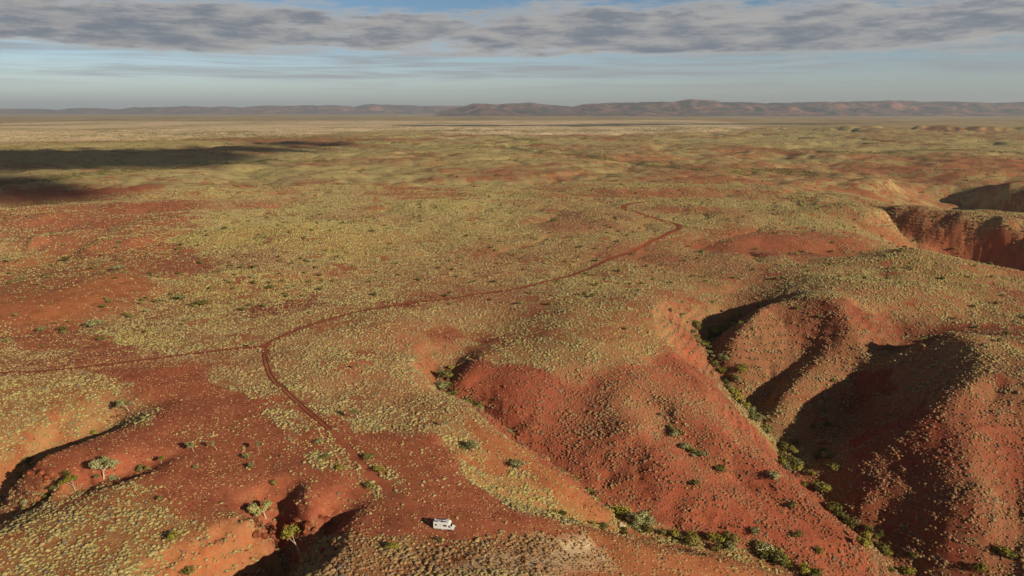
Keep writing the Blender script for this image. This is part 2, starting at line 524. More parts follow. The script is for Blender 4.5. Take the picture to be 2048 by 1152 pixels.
def slope_at(x, y):
    ins = (x > X0) & (x < X1) & (y > Y0) & (y < Y1)
    return np.where(ins, samp(SLOPE, np.clip(x, X0, X1), np.clip(y, Y0, Y1)), 0.05)


def hit(px, py):
    """where the line of sight through this point of the photograph meets the land"""
    d = ray(px, py)
    t = np.geomspace(110, 60000, 2600)
    x, y, z = d[0] * t, d[1] * t, CAM_H + d[2] * t
    g = z - height(x, y)
    k = np.argmax(g < 0) if (g < 0).any() else len(t) - 1
    if k > 0:
        lo, hi = t[k - 1], t[k]
        tt = np.linspace(lo, hi, 24)
        g = CAM_H + d[2] * tt - height(d[0] * tt, d[1] * tt)
        kk = np.argmax(g < 0) if (g < 0).any() else 23
        tk = tt[kk]
    else:
        tk = t[0]
    return np.array((d[0] * tk, d[1] * tk, float(height(d[0] * tk, d[1] * tk))))


# ------------------------------------------------------------------ tracks (surveyed)
TRACK_MAIN_PX = [(1330, 402), (1290, 404), (1252, 410), (1246, 414), (1262, 422), (1300, 434), (1340, 445), (1357, 452), (1355, 459), (1330, 470), (1270, 500), (1200, 527),
                 (1120, 556), (1050, 574), (980, 585), (900, 597), (820, 607), (750, 617), (700, 627), (650, 641), (600, 657), (560, 674), (537, 688),
                 (530, 706), (533, 728), (545, 757), (575, 785), (600, 808), (640, 842), (680, 880), (712, 915), (745, 950), (785, 985), (830, 1020), (862, 1048)]
TRACK_SIDE_PX = [(532, 692), (470, 697), (400, 706), (310, 717), (220, 728), (120, 739), (40, 745), (-60, 752), (-200, 765)]


def smooth_line(P, step=3.0):
    P = np.array(P)[:, :2]
    out = []
    Q = np.vstack([2 * P[0] - P[1], P, 2 * P[-1] - P[-2]])
    for i in range(1, len(Q) - 2):
        n = max(1, int(np.linalg.norm(Q[i + 1] - Q[i]) / step))
        for k in range(n):
            t = k / n
            out.append(0.5 * ((2 * Q[i]) + (-Q[i - 1] + Q[i + 1]) * t + (2 * Q[i - 1] - 5 * Q[i] + 4 * Q[i + 1] - Q[i + 2]) * t * t
                              + (-Q[i - 1] + 3 * Q[i] - 3 * Q[i + 1] + Q[i + 2]) * t ** 3))
    out.append(P[-1])
    return np.array(out)


track_main = smooth_line([hit(*q) for q in TRACK_MAIN_PX])
track_side = smooth_line([hit(*q) for q in TRACK_SIDE_PX])
TD_X0, TD_Y0, TD_S = -700.0, 100.0, 4.0
tx_, ty_ = np.meshgrid(np.arange(TD_X0, 700, TD_S), np.arange(TD_Y0, 1500, TD_S))
_tm = track_main[::4]
_ts = track_side[::4]
TDIST = np.minimum(seg_dist(tx_, ty_, _tm), seg_dist(tx_, ty_, _ts))


def track_dist(x, y):
    fx = np.clip((x - TD_X0) / TD_S, 0, TDIST.shape[1] - 1.001)
    fy = np.clip((y - TD_Y0) / TD_S, 0, TDIST.shape[0] - 1.001)
    ix, iy = fx.astype(int), fy.astype(int)
    a, b = fx - ix, fy - iy
    return (TDIST[iy, ix] * (1 - a) + TDIST[iy, ix + 1] * a) * (1 - b) + (TDIST[iy + 1, ix] * (1 - a) + TDIST[iy + 1, ix + 1] * a) * b


# ------------------------------------------------------------------ ground cover map: patches outlined on the land
def PW(lst):
    return [hit(*q) for q in lst]


# (outline, soil: 0 red 1 orange 2 pale 3 dark red, grass density, greenness) later patches win
PATCH = [
    # far
    ([(-200, 296), (700, 266), (1300, 268), (1560, 258), (1500, 246), (1400, 240), (0, 243)], 2, 0.26, 0.45),
    ([(1350, 330), (2300, 320), (2300, 450), (1900, 440), (1640, 410), (1500, 400), (1250, 400)], 0, 0.40, 0.5),
    ([(720, 368), (820, 372), (950, 382), (960, 392), (900, 400), (780, 396)], 0, 0.12, 0.5),
    ([(1020, 388), (1150, 383), (1300, 376), (1450, 378), (1420, 392), (1250, 396), (1120, 402)], 0, 0.10, 0.5),
    ([(1260, 412), (1400, 408), (1480, 418), (1380, 426), (1300, 426)], 0, 0.15, 0.5),
    ([(0, 375), (200, 372), (330, 380), (300, 392), (150, 400), (0, 402)], 0, 0.25, 0.5),
    ([(-100, 425), (200, 405), (400, 400), (410, 440), (385, 470), (330, 500), (180, 520), (60, 480), (-100, 470)], 0, 0.10, 0.5),
    ([(150, 480), (300, 468), (400, 455), (380, 470), (350, 480), (420, 510), (440, 540), (340, 555), (250, 540), (180, 510)], 0, 0.12, 0.5),
    ([(-300, 505), (60, 498), (180, 520), (310, 550), (320, 580), (250, 612), (150, 650), (-100, 655)], 1, 0.10, 0.6),
    ([(480, 405), (580, 402), (570, 425), (510, 428)], 0, 0.10, 0.5),
    ([(1340, 478), (1430, 465), (1500, 462), (1600, 455), (1700, 470), (1790, 497), (1720, 518), (1620, 522), (1500, 514), (1400, 500)], 0, 0.12, 0.5),
    ([(1640, 425), (1750, 440), (1800, 440), (2300, 500), (2300, 600), (2000, 555), (1800, 495), (1700, 455)], 0, 0.22, 0.5),
    ([(1230, 428), (1300, 430), (1300, 440), (1240, 436)], 0, 0.2, 0.5),
    # reds scattered over the middle
    ([(440, 620), (560, 600), (650, 590), (640, 612), (560, 630), (470, 645)], 3, 0.40, 0.4),
    ([(780, 600), (860, 585), (900, 592), (840, 612), (760, 616)], 3, 0.25, 0.4),
    ([(1290, 588), (1350, 575), (1370, 588), (1330, 598)], 3, 0.10, 0.4),
    ([(850, 670), (900, 660), (930, 668), (900, 684), (860, 682)], 3, 0.10, 0.4),
    ([(945, 676), (985, 668), (1020, 672), (1000, 684), (950, 686)], 3, 0.08, 0.4),
    ([(1170, 672), (1220, 658), (1235, 662), (1190, 680)], 3, 0.3, 0.4),
    # left middle
    ([(-200, 655), (130, 650), (300, 690), (270, 722), (100, 735), (160, 700), (50, 690), (-200, 690)], 0, 0.25, 0.8),
    ([(180, 740), (420, 722), (410, 745), (470, 790), (560, 800), (640, 832), (760, 862), (890, 878), (928, 950), (1020, 1018), (1130, 1050), (1250, 1070), (1110, 1066),
      (1000, 1078), (900, 1090), (760, 1078), (700, 1092), (640, 1060), (520, 1050), (420, 1035), (330, 1005), (250, 960), (120, 970), (50, 945), (130, 890), (300, 850), (320, 800), (240, 775)], 0, 0.07, 0.5),
    ([(560, 812), (650, 830), (700, 880), (770, 935), (800, 985), (740, 1000), (680, 950), (610, 930), (590, 880), (520, 830)], 0, 0.62, 0.5),
    ([(700, 890), (850, 900), (900, 960), (820, 950), (740, 920)], 0, 0.15, 0.5),
    ([(330, 860), (520, 828), (510, 842), (380, 885)], 0, 0.2, 0.5),
    # banks beside the plateau
    ([(880, 800), (960, 850), (1060, 905), (1150, 960), (1240, 1045), (1200, 1050), (1110, 1000), (1080, 960), (1000, 920), (930, 860)], 1, 0.28, 0.6),
    ([(880, 870), (930, 870), (1000, 930), (1100, 990), (1200, 1045), (1240, 1064), (1120, 1045), (1000, 1000), (940, 950)], 1, 0.85, 0.8),
    ([(800, 700), (860, 700), (880, 760), (850, 760)], 1, 0.45, 0.4),
    # red hill
    ([(895, 772), (925, 722), (1020, 735), (1120, 765), (1220, 735), (1330, 690), (1400, 745), (1500, 845), (1560, 915), (1700, 1045), (1740, 1170),
      (1610, 1152), (1540, 1110), (1380, 1075), (1262, 1040), (1100, 940), (960, 830)], 4, 0.60, 0.0),
    ([(1360, 640), (1400, 700), (1440, 760), (1500, 835), (1420, 760), (1350, 690)], 4, 0.66, 0.3),
    # front ridge
    ([(1240, 1068), (1400, 1095), (1540, 1140), (1600, 1200), (1300, 1200), (1100, 1152), (1050, 1090)], 1, 0.22, 0.3),
    ([(1060, 1085), (1180, 1085), (1200, 1120), (1080, 1152), (900, 1160), (850, 1100)], 2, 0.45, 0.3),
    ([(650, 1090), (760, 1080), (900, 1095), (1010, 1078), (1090, 1090), (900, 1152), (700, 1170), (620, 1150)], 1, 0.8, 0.3),
    # lower left
    ([(-300, 1005), (60, 1000), (180, 975), (260, 965), (330, 1005), (420, 1035), (500, 1060), (430, 1160), (300, 1300), (-300, 1300)], 1, 0.50, 0.55),
    ([(420, 1040), (520, 1060), (470, 1110), (400, 1160), (330, 1160), (360, 1090)], 1, 0.18, 0.5),
    ([(-200, 740), (60, 750), (190, 742), (240, 780), (235, 806), (150, 876), (40, 935), (-200, 1010)], 1, 0.78, 0.85),
    ([(560, 1035), (640, 1030), (620, 1075), (540, 1080), (500, 1070)], 3, 0.05, 0.4),
    # right slopes
    ([(1380, 640), (1440, 600), (1540, 585), (1650, 625), (1800, 668), (1960, 705), (2300, 760), (2300, 1300), (1800, 1300), (1700, 1050), (1560, 900), (1400, 700)], 3, 0.84, 0.36),
    ([(1690, 870), (1850, 830), (1900, 900), (1960, 1080), (1800, 1150), (1700, 1010)], 3, 0.72, 0.25),
    ([(1400, 640), (1540, 585), (1650, 625), (1800, 668), (1960, 705), (2300, 760), (2300, 900), (1980, 830), (1800, 790), (1650, 740), (1500, 715), (1430, 700)], 3, 0.88, 0.42),
    ([(1890, 840), (1990, 850), (2015, 960), (1960, 965), (1920, 900)], 3, 0.86, 0.45),
    ([(1600, 620), (1750, 612), (2300, 690), (2300, 720), (1900, 672), (1700, 640)], 3, 0.55, 0.5),
    ([(1960, 555), (2300, 640), (2300, 690), (2040, 620)], 3, 0.4, 0.2),
    ([(1500, 520), (1800, 500), (1960, 560), (2100, 660), (1900, 650), (1600, 600), (1540, 570)], 0, 0.86, 0.7),
    ([(600, 700), (840, 690), (850, 740), (820, 760), (600, 740)], 0, 0.85, 0.6),
    ([(1230, 1050), (1280, 1045), (1420, 1085), (1540, 1120), (1560, 1152), (1380, 1092)], 1, 0.9, 0.9),
    ([(330, 470), (540, 450), (660, 452), (790, 490), (740, 520), (560, 500), (400, 500)], 0, 0.85, 1.0),
    ([(340, 560), (560, 538), (680, 560), (600, 600), (420, 620), (320, 600)], 0, 0.80, 1.0),
    ([(180, 665), (300, 660), (420, 690), (500, 690), (380, 706), (280, 705)], 0, 0.88, 1.0),
]
PATCH = [(PW(p), s, g, k) for p, s, g, k in PATCH]
for i, q in enumerate(PATCH):
    a = np.array(q[0])
    PATCH[i] = q + ((a[:, 0].min(), a[:, 0].max(), a[:, 1].min(), a[:, 1].max()),)
SOIL = np.array([srgb(160, 90, 63), srgb(166, 100, 64), srgb(230, 198, 156), srgb(132, 66, 48), srgb(160, 84, 60), srgb(160, 100, 68)])


def cover(x, y):
    """soil colour, grass density and greenness of the ground at a point"""
    r = np.hypot(x, y)
    wob = np.clip(r * 0.02, 4.5, 160)
    wx = x + wob * (fbm(x, y, 40, 3, 70) + 0.5 * fbm(x, y, 9, 2, 71))
    wy = y + wob * 1.3 * (fbm(x, y, 40, 3, 75) + 0.5 * fbm(x, y, 9, 2, 76))
    soil = np.zeros(x.shape, int)
    dens = np.full(x.shape, 0.70)
    gre = np.full(x.shape, 0.5)
    wob0 = wob
    col = np.zeros(x.shape + (3,))
    dsum = np.zeros(x.shape)
    gsum = np.zeros(x.shape)
    for rep in range(3):
        wob = wob0 * (1.0 + 0.9 * sstep(r, 380, 700))
        jx = wx + (rep - 1) * 0.55 * wob + wob * 0.45 * fbm(x, y, 5.0 + 3 * rep + 0.01 * r.mean(), 2, 170 + rep * 7)
        jy = wy + (1 - rep) * 0.55 * wob + wob * 0.6 * fbm(x, y, 6.0 + 3 * rep + 0.01 * r.mean(), 2, 173 + rep * 7)
        soil[:] = 5
        dens[:] = 0.70
        gre[:] = 0.5
        for poly, s, g, k, bb in PATCH:
            m = (jx > bb[0]) & (jx < bb[1]) & (jy > bb[2]) & (jy < bb[3])
            if m.any():
                idx = np.nonzero(m)
                mm = in_poly(jx[idx], jy[idx], poly)
                idx = tuple(i[mm] for i in idx)
                soil[idx] = s
                dens[idx] = g
                gre[idx] = k
        col += SOIL[soil] / 3
        dsum += dens / 3
        gsum += gre / 3
    dens, gre = dsum, gsum
    # natural patchiness
    n1 = fbm(x, y, 70, 5, 80, 0.6)
    n2 = fbm(x, y, 420, 4, 84, 0.55)
    dens = dens + 0.34 * n1 * sstep(dens, 0.05, 0.35) + (0.16 + 0.16 * sstep(r, 450, 900)) * n2 + 0.22 * fbm(x, y, 16, 3, 88, 0.6) * (dens > 0.3)
    dens = dens + sstep(r, 420, 900) * 0.22 * (dens < 0.5)
    holes = sstep(fbm(x, y, 30, 4, 90, 0.6), 0.22, 0.42)
    dens = np.where(dens > 0.5, dens - 0.5 * holes * (r < 1500), dens)
    far = sstep(r, 1300, 3000)
    dens = dens + far * (0.55 * fbm(x, y * 0.7, 900, 5, 95, 0.62))
    sl = slope_at(x, y)
    dens = dens * (1 - 0.9 * sstep(sl, 1.4, 2.0))
    gre = np.clip(gre + 0.5 * fbm(x, y, 130, 4, 99) + 0.3 * n2, 0, 1)
    return col, np.clip(dens, 0, 1), gre


# ------------------------------------------------------------------ object helpers
def tag(o, label=None, cat=None, group=None, kind=None):
    if label: o['label'] = label
    if cat: o['category'] = cat
    if group: o['group'] = group
    if kind: o['kind'] = kind
    return o


def link(name, me, mat=None, parent=None):
    o = bpy.data.objects.new(name, me)
    COL.objects.link(o)
    if mat is not None and len(me.materials) == 0:
        me.materials.append(mat)
    if parent is not None:
        o.parent = parent
    return o


def mesh_np(name, verts, faces, smooth=True):
    """verts (n,3); faces (m,k) all of one size"""
    me = bpy.data.meshes.new(name)
    verts = np.ascontiguousarray(verts, dtype=np.float32)
    faces = np.ascontiguousarray(faces, dtype=np.int32)
    k = faces.shape[1]
    me.vertices.add(len(verts))
    me.vertices.foreach_set('co', verts.ravel())
    me.loops.add(faces.size)
    me.loops.foreach_set('vertex_index', faces.ravel())
    me.polygons.add(len(faces))
    me.polygons.foreach_set('loop_start', np.arange(0, faces.size, k, dtype=np.int32))
    me.polygons.foreach_set('loop_total', np.full(len(faces), k, dtype=np.int32))
    if smooth:
        me.polygons.foreach_set('use_smooth', np.ones(len(faces), dtype=bool))
    me.update(calc_edges=True)
    return me


def grid_faces(nr, nc):
    i = np.arange(nr * nc).reshape(nr, nc)
    return np.stack([i[:-1, :-1].ravel(), i[:-1, 1:].ravel(), i[1:, 1:].ravel(), i[1:, :-1].ravel()], 1)


def set_attr(me, name, arr, typ='FLOAT', dom='POINT'):
    a = me.attributes.new(name, typ, dom)
    if typ == 'FLOAT':
        a.data.foreach_set('value', np.ascontiguousarray(arr, dtype=np.float32).ravel())
    elif typ == 'FLOAT_COLOR':
        c = np.ones((len(arr), 4), np.float32)
        c[:, :3] = arr
        a.data.foreach_set('color', c.ravel())
    else:
        a.data.foreach_set('vector', np.ascontiguousarray(arr, dtype=np.float32).ravel())


def new_mat(name):
    m = bpy.data.materials.new(name)
    m.use_nodes = True
    n = NT(m.node_tree)
    n.n.clear()
    bs = n.add('ShaderNodeBsdfPrincipled')
    out = n.add('ShaderNodeOutputMaterial')
    n.l.new(bs.outputs[0], out.inputs[0])
    bs.inputs['Roughness'].default_value = 0.95
    bs.inputs['Specular IOR Level'].default_value = 0.08
    return m, n, bs


def simple_mat(name, col, rough=0.7, metal=0.0, spec=0.3, grime=0.15, scale=6.0):
    m, n, bs = new_mat(name)
    g = n.add('ShaderNodeTexCoord')
    f = n.noise(g.outputs['Object'], scale, 4, 0.6)
    c = n.mix(n.ramp(f, 0.35, 0.7), tuple(x * (1 - grime) for x in col), col)
    n.put(bs.inputs['Base Color'], c)
    bs.inputs['Roughness'].default_value = rough
    bs.inputs['Metallic'].default_value = metal
    bs.inputs['Specular IOR Level'].default_value = spec
    return m


# ------------------------------------------------------------------ ground material
GRASS_LO, GRASS_HI = srgb(186, 162, 116), srgb(184, 164, 104)
mat_ground, g, bs = new_mat('ground')
pos = g.add('ShaderNodeNewGeometry').outputs['Position']
soil_at = g.add('ShaderNodeAttribute', attribute_name='soil')
gr_at = g.add('ShaderNodeAttribute', attribute_name='grass')
gn_at = g.add('ShaderNodeAttribute', attribute_name='green')
soilc = soil_at.outputs['Color']
nf = g.noise(pos, 0.9, 6, 0.68)
nm = g.noise(pos, 0.12, 6, 0.62)
nl = g.noise(pos, 0.018, 6, 0.6)
soilc = g.mix(g.ramp(nf, 0.3, 0.72, 0.0, 0.45), soilc, g.mix(1.0, soilc, (1.35, 1.2, 1.1), 'MULTIPLY'))
soilc = g.mix(g.ramp(nm, 0.45, 0.72, 0.0, 0.75), soilc, g.mix(1.0, soilc, (0.66, 0.56, 0.55), 'MULTIPLY'))
soilc = g.mix(g.ramp(nl, 0.5, 0.72, 0.0, 0.5), soilc, g.mix(1.0, soilc, (1.05, 1.25, 1.25), 'MULTIPLY'))
nv = g.noise(pos, 0.35, 5, 0.7)
soilc = g.mix(g.ramp(nv, 0.48, 0.66, 0.0, 0.55), soilc, g.mix(1.0, soilc, (1.12, 1.45, 1.5), 'MULTIPLY'))
# pebbles
vor = g.add('ShaderNodeTexVoronoi')
g.put(vor.inputs['Vector'], pos)
vor.inputs['Scale'].default_value = 0.9
vor.inputs['Randomness'].default_value = 1.0
peb = g.math('LESS_THAN', vor.outputs['Distance'], 0.22)
sepc = g.add('ShaderNodeSeparateColor')
g.put(sepc.inputs[0], vor.outputs['Color'])
peb = g.math('MULTIPLY', peb, g.math('GREATER_THAN', sepc.outputs[0], 0.62))
soilc = g.mix(g.math('MULTIPLY', peb, 0.5), soilc, srgb(190, 128, 88))
# tussocks, drawn as a mottle wherever they are too small to stand as geometry
grassc = g.mix(gn_at.outputs['Fac'], GRASS_LO, GRASS_HI)
grassc = g.mix(g.ramp(gn_at.outputs['Fac'], 0.03, 0.5), srgb(160, 90, 62), grassc)
vt = g.add('ShaderNodeTexVoronoi')
wv = g.vmath('ADD', pos, g.vmath('SCALE', g.add('ShaderNodeTexNoise').outputs[1]))
g.put(vt.inputs['Vector'], pos)
vt.inputs['Scale'].default_value = 0.55
n_t = g.noise(pos, 0.45, 4, 0.7)
n_t2 = g.noise(pos, 0.08, 5, 0.7)
n_t3 = g.noise(pos, 0.016, 5, 0.65)
th = g.math('ADD', g.math('MULTIPLY', n_t, 0.40), g.math('ADD', g.math('MULTIPLY', n_t2, 0.35), g.math('MULTIPLY', n_t3, 0.25)))
lim = g.math('SUBTRACT', 0.78, g.math('MULTIPLY', gr_at.outputs['Fac'], 0.48))
gm = g.ramp(g.math('SUBTRACT', th, lim), -0.05, 0.07)
litter = g.math('MULTIPLY', gr_at.outputs['Fac'], 0.34)
gm = g.math('MAXIMUM', gm, litter)
grassc = g.mix(g.ramp(n_t2, 0.42, 0.66, 0.0, 0.55), grassc, g.mix(1.0, grassc, (0.62, 0.62, 0.6), 'MULTIPLY'))
near_at = g.add('ShaderNodeAttribute', attribute_name='near')
gm = g.math('MULTIPLY', gm, g.math('SUBTRACT', 1.0, g.math('MULTIPLY', near_at.outputs['Fac'], 0.72)))
colr = g.mix(gm, soilc, grassc)
# open scrub and tree lines beyond the reach of single plants
scr = g.add('ShaderNodeAttribute', attribute_name='scrub').outputs['Fac']
n_s = g.noise(pos, 0.05, 6, 0.75)
sm = g.ramp(g.math('ADD', n_s, g.math('MULTIPLY', scr, 0.30)), 0.60, 0.72, 0.0, 0.85)
sm = g.math('MULTIPLY', sm, g.ramp(scr, 0.02, 0.25))
colr = g.mix(sm, colr, srgb(112, 104, 54))
g.put(bs.inputs['Base Color'], colr)
bmp = g.add('ShaderNodeBump')
bmp.inputs['Strength'].default_value = 0.55
bmp.inputs['Distance'].default_value = 0.5
hgt = g.math('ADD', g.math('MULTIPLY', nf, 0.5), g.math('MULTIPLY', gm, 0.9))
g.put(bmp.inputs['Height'], hgt)
g.l.new(bmp.outputs[0], bs.inputs['Normal'])

# creek lines of green trees, far off
CREEK_PX = [[(-250, 385), (0, 366), (140, 352), (290, 337), (420, 326), (520, 323), (640, 322)],
            [(1000, 293), (1050, 298), (1130, 308), (1200, 316), (1290, 326), (1390, 340)],
            [(1480, 345), (1540, 340), (1600, 350)], [(850, 262), (1000, 270), (1100, 290)],
            [(1560, 300), (1700, 305), (1900, 300), (2100, 310)], [(200, 262), (500, 270), (800, 285)]]
CREEKS = [smooth_line([hit(*q) for q in c], 30.0) for c in CREEK_PX]


def build_ground(name, r0, r1, nr, a0, a1, na, near=True):
    rr = np.geomspace(r0, r1, nr)
    aa = np.radians(np.linspace(a0, a1, na))
    RR, AA = np.meshgrid(rr, aa, indexing='ij')
    x, y = RR * np.sin(AA), RR * np.cos(AA)
    z = height(x, y)
    td = track_dist(x, y)
    z = z - 0.10 * (1 - sstep(td, 2.0, 5.0))
    V = np.stack([x.ravel(), y.ravel(), z.ravel()], 1)
    me = mesh_np(name, V, grid_faces(nr, na)[:, ::-1])
    s, d, k = cover(x, y)
    d = d * sstep(td, 1.5, 4.5)
    set_attr(me, 'soil', s.reshape(-1, 3), 'FLOAT_COLOR')
    set_attr(me, 'grass', d)
    set_attr(me, 'green', k)
    rn = np.hypot(x, y)
    set_attr(me, 'near', 1 - sstep(rn, 500, 1150))
    scr = 0.27 * sstep(rn, 1800, 4000) + 0.35 * sstep(fbm(x, y, 1500, 4, 120), 0.05, 0.5) * sstep(rn, 1500, 2500)
    for c in CREEKS:
        ds = seg_dist(x, y, c)
        scr = np.maximum(scr, 0.6 * (1 - sstep(ds, 15, 60)) * sstep(rn, 900, 1200))
    set_attr(me, 'scrub', np.clip(scr, 0, 1))
    o = link('ground', me, mat_ground)
    tag(o, kind='structure')
    return o


ground = build_ground('ground', 70, 52000, 1150, -46, 46, 760)

# low apron closing the land round behind the camera
def apron():
    rr = np.geomspace(70, 52000, 60)
    aa = np.radians(np.linspace(46, 314, 90))
    RR, AA = np.meshgrid(rr, aa, indexing='ij')
    x, y = RR * np.sin(AA), RR * np.cos(AA)
    z = height(x, y)
    z[0, :] = height(x[0], y[0])
    V = [np.stack([x.ravel(), y.ravel(), z.ravel()], 1)]
    me = mesh_np('ground_behind', V[0], grid_faces(60, 90)[:, ::-1])
    s, d, k = cover(x, y)
    set_attr(me, 'soil', s.reshape(-1, 3), 'FLOAT_COLOR')
    set_attr(me, 'grass', d)
    set_attr(me, 'green', k)
    set_attr(me, 'near', np.zeros(x.size))
    set_attr(me, 'scrub', np.zeros(x.size))
    tag(link('ground', me, mat_ground), kind='structure')
    # the patch straight under the camera
    rr = np.linspace(0.5, 70, 20)
    aa = np.radians(np.linspace(0, 360, 91))
    RR, AA = np.meshgrid(rr, aa, indexing='ij')
    x, y = RR * np.sin(AA), RR * np.cos(AA)
    z = height(x, y)
    me = mesh_np('ground_under', np.stack([x.ravel(), y.ravel(), z.ravel()], 1), grid_faces(20, 91)[:, ::-1])
    s, d, k = cover(x, y)
    set_attr(me, 'soil', s.reshape(-1, 3), 'FLOAT_COLOR')
    set_attr(me, 'grass', d)
    set_attr(me, 'green', k)
    set_attr(me, 'near', np.zeros(x.size))
    set_attr(me, 'scrub', np.zeros(x.size))
    tag(link('ground', me, mat_ground), kind='structure')


apron()

# ------------------------------------------------------------------ distant ranges
mat_range, g, bs = new_mat('range_rock')
pos = g.add('ShaderNodeNewGeometry')
c = g.mix(g.ramp(g.noise(pos.outputs['Position'], 0.0022, 6, 0.65), 0.38, 0.62), srgb(60, 64, 64), srgb(156, 106, 86))
c = g.mix(g.ramp(g.noise(pos.outputs['Position'], 0.0006, 4, 0.6), 0.45, 0.62, 0, 0.7), c, srgb(66, 68, 52))
g.put(bs.inputs['Base Color'], c)


def mountain_range(name, prof, dist, depth, seed, mat):
    """prof: skyline (px, py) as seen; a real massif of the given distance and depth, cut by valleys on its flanks"""
    px = np.array([p[0] for p in prof], float)
    py = np.array([p[1] for p in prof], float)
    nx, ny = 760, 80
    U = np.linspace(px[0], px[-1], nx)
    top = np.interp(U, px, py)
    W = np.linspace(0, 1, ny)
    V = np.zeros((ny, nx, 3))
    dep = np.zeros(nx)
    for i, uu in enumerate(U):
        d = ray(uu, 222)
        d = d / d[1]
        dirx = d[0]
        ht = (222 - top[i]) / FPX * dist * math.hypot(1, 0) + CAM_H
        yc = dist + depth * W
        x = dirx * dist + (W * 0) + dirx * depth * W
        yv = yc
        spur = fbm(x * 1.0, yv * 0.35, 2600, 4, seed) * 0.9
        ww = np.clip(W * 2.4 + 0.30 * spur, 0, 1)
        rise = sstep(ww, 0.0, 1.0) * (1 - sstep(W, 0.55, 1.0))
        det = ridged(x, yv * 0.45, 1500, 5, seed + 5)
        z = -25 + (ht + 25) * rise * (1 - 0.85 * np.clip(det - 0.30, 0, 1) * (1 - 0.75 * sstep(rise, 0.6, 1.0)))
        z = z + rise * fbm(x, yv, 500, 4, seed + 9) * 22
        z[0] = -60
        z[-1] = -60
        V[:, i, 0], V[:, i, 1], V[:, i, 2] = x, yv, z
    me = mesh_np(name, V.reshape(-1, 3), grid_faces(ny, nx))
    o = link(name, me, mat)
    tag(o, kind='structure')
    return o


mountain_range('hills', [(880, 224), (920, 214), (945, 206), (970, 205), (1000, 207), (1060, 203), (1100, 207), (1145, 211), (1170, 205), (1210, 202), (1250, 201), (1300, 200),
                         (1345, 200), (1385, 196), (1430, 199), (1480, 202), (1540, 204), (1600, 203), (1660, 201), (1700, 200), (1740, 197), (1800, 196), (1850, 199), (1920, 202),
                         (1980, 202), (2060, 201), (2200, 204), (2400, 200), (2700, 224)], 21000, 9000, 201, mat_range)
mountain_range('hills', [(-500, 215), (-200, 214), (0, 216), (60, 217), (120, 219), (140, 215), (200, 216), (240, 218), (270, 213), (320, 214), (370, 211), (420, 213), (450, 212), (480, 214),
                         (540, 210), (600, 210), (660, 209), (710, 213), (730, 207), (745, 206), (790, 209), (850, 210), (900, 211), (1000, 212), (1100, 214), (1200, 216), (1500, 220)], 33000, 11000, 240, mat_range)

# ------------------------------------------------------------------ the air
def box_mesh(name, x0, x1, y0, y1, z0, z1):
    v = np.array([(x, y, z) for x in (x0, x1) for y in (y0, y1) for z in (z0, z1)])
    f = np.array([(0, 1, 3, 2), (4, 6, 7, 5), (0, 4, 5, 1), (2, 3, 7, 6), (0, 2, 6, 4), (1, 5, 7, 3)])
    return mesh_np(name, v, f, False)


HAZE = 2.0e-5
mh = bpy.data.materials.new('haze')
mh.use_nodes = True
h = NT(mh.node_tree)
h.n.clear()
pv = h.add('ShaderNodeVolumePrincipled')
pv.inputs['Color'].default_value = (0.80, 0.88, 1.0, 1)
pv.inputs['Density'].default_value = HAZE
pv.inputs['Anisotropy'].default_value = 0.1
ho = h.add('ShaderNodeOutputMaterial')
h.l.new(pv.outputs[0], ho.inputs['Volume'])
hz = link('haze', box_mesh('haze', -56000, 56000, -56000, 56000, -260, 760), mh)
tag(hz, kind='stuff')

# clouds that shade parts of the plain; they float between those parts and the sun
mat_cloud, g, bs = new_mat('cloud')
bs.inputs['Base Color'].default_value = (0.82, 0.82, 0.84, 1)
bs.inputs['Roughness'].default_value = 1.0


def cloud_bank(spots, alt=2600.0):
    bm = bmesh.new()
    bmesh.ops.create_icosphere(bm, subdivisions=2, radius=1.0)
    bv = np.array([v_.co[:] for v_ in bm.verts])
    bf = np.array([[v_.index for v_ in f_.verts] for f_ in bm.faces])
    bm.free()
    V, F, n0 = [], [], 0
    for (px, py, rx, ry) in spots:
        gp = hit(px, py)
        c = Vector(gp) + SUN_DIR * ((alt - gp[2]) / SUN_DIR.z)
        for k in range(110):
            a = random.uniform(0, 6.283)
            q = 1.5 * random.random() ** 0.8
            s = random.uniform(0.05, 0.25) * max(0.12, 1.15 - 0.75 * q)
            V.append(bv * (rx * s * 1.2, ry * s, 30 + 30 * s) + (c.x + rx * q * math.cos(a), c.y + ry * q * math.sin(a), alt + random.uniform(-60, 60)))
            F.append(bf + n0)
            n0 += len(bv)
    V, F = np.vstack(V), np.vstack(F)
    n1 = fbm(V[:, 0], V[:, 1], 120, 4, 55)
    n2 = fbm(V[:, 0], V[:, 1], 120, 4, 57)
    V[:, 0] += n1 * 60
    V[:, 1] += n2 * 60
    tag(link('clouds', mesh_np('clouds', V, F), mat_cloud), kind='stuff')


cloud_bank([(40, 305, 300, 330), (150, 318, 330, 240), (260, 312, 220, 220), (350, 322, 160, 130), (0, 325, 260, 160), (480, 297, 170, 140), (600, 288, 150, 110), (390, 305, 120, 90),
            (20, 372, 60, 50), (60, 366, 40, 30), 
            (900, 251, 700, 260), (1080, 251, 900, 300), (1250, 249, 900, 330), (1400, 248, 900, 300), (1560, 248, 900, 300)])

# ------------------------------------------------------------------ tracks
mat_track, g, bs = new_mat('track_dirt')
pos = g.add('ShaderNodeNewGeometry').outputs['Position']
c = g.mix(g.ramp(g.noise(pos, 0.5, 5, 0.6), 0.35, 0.7), srgb(158, 84, 58), srgb(136, 66, 48))
c = g.mix(g.ramp(g.noise(pos, 2.2, 3, 0.6), 0.5, 0.75, 0, 0.4), c, srgb(184, 112, 78))
g.put(bs.inputs['Base Color'], c)


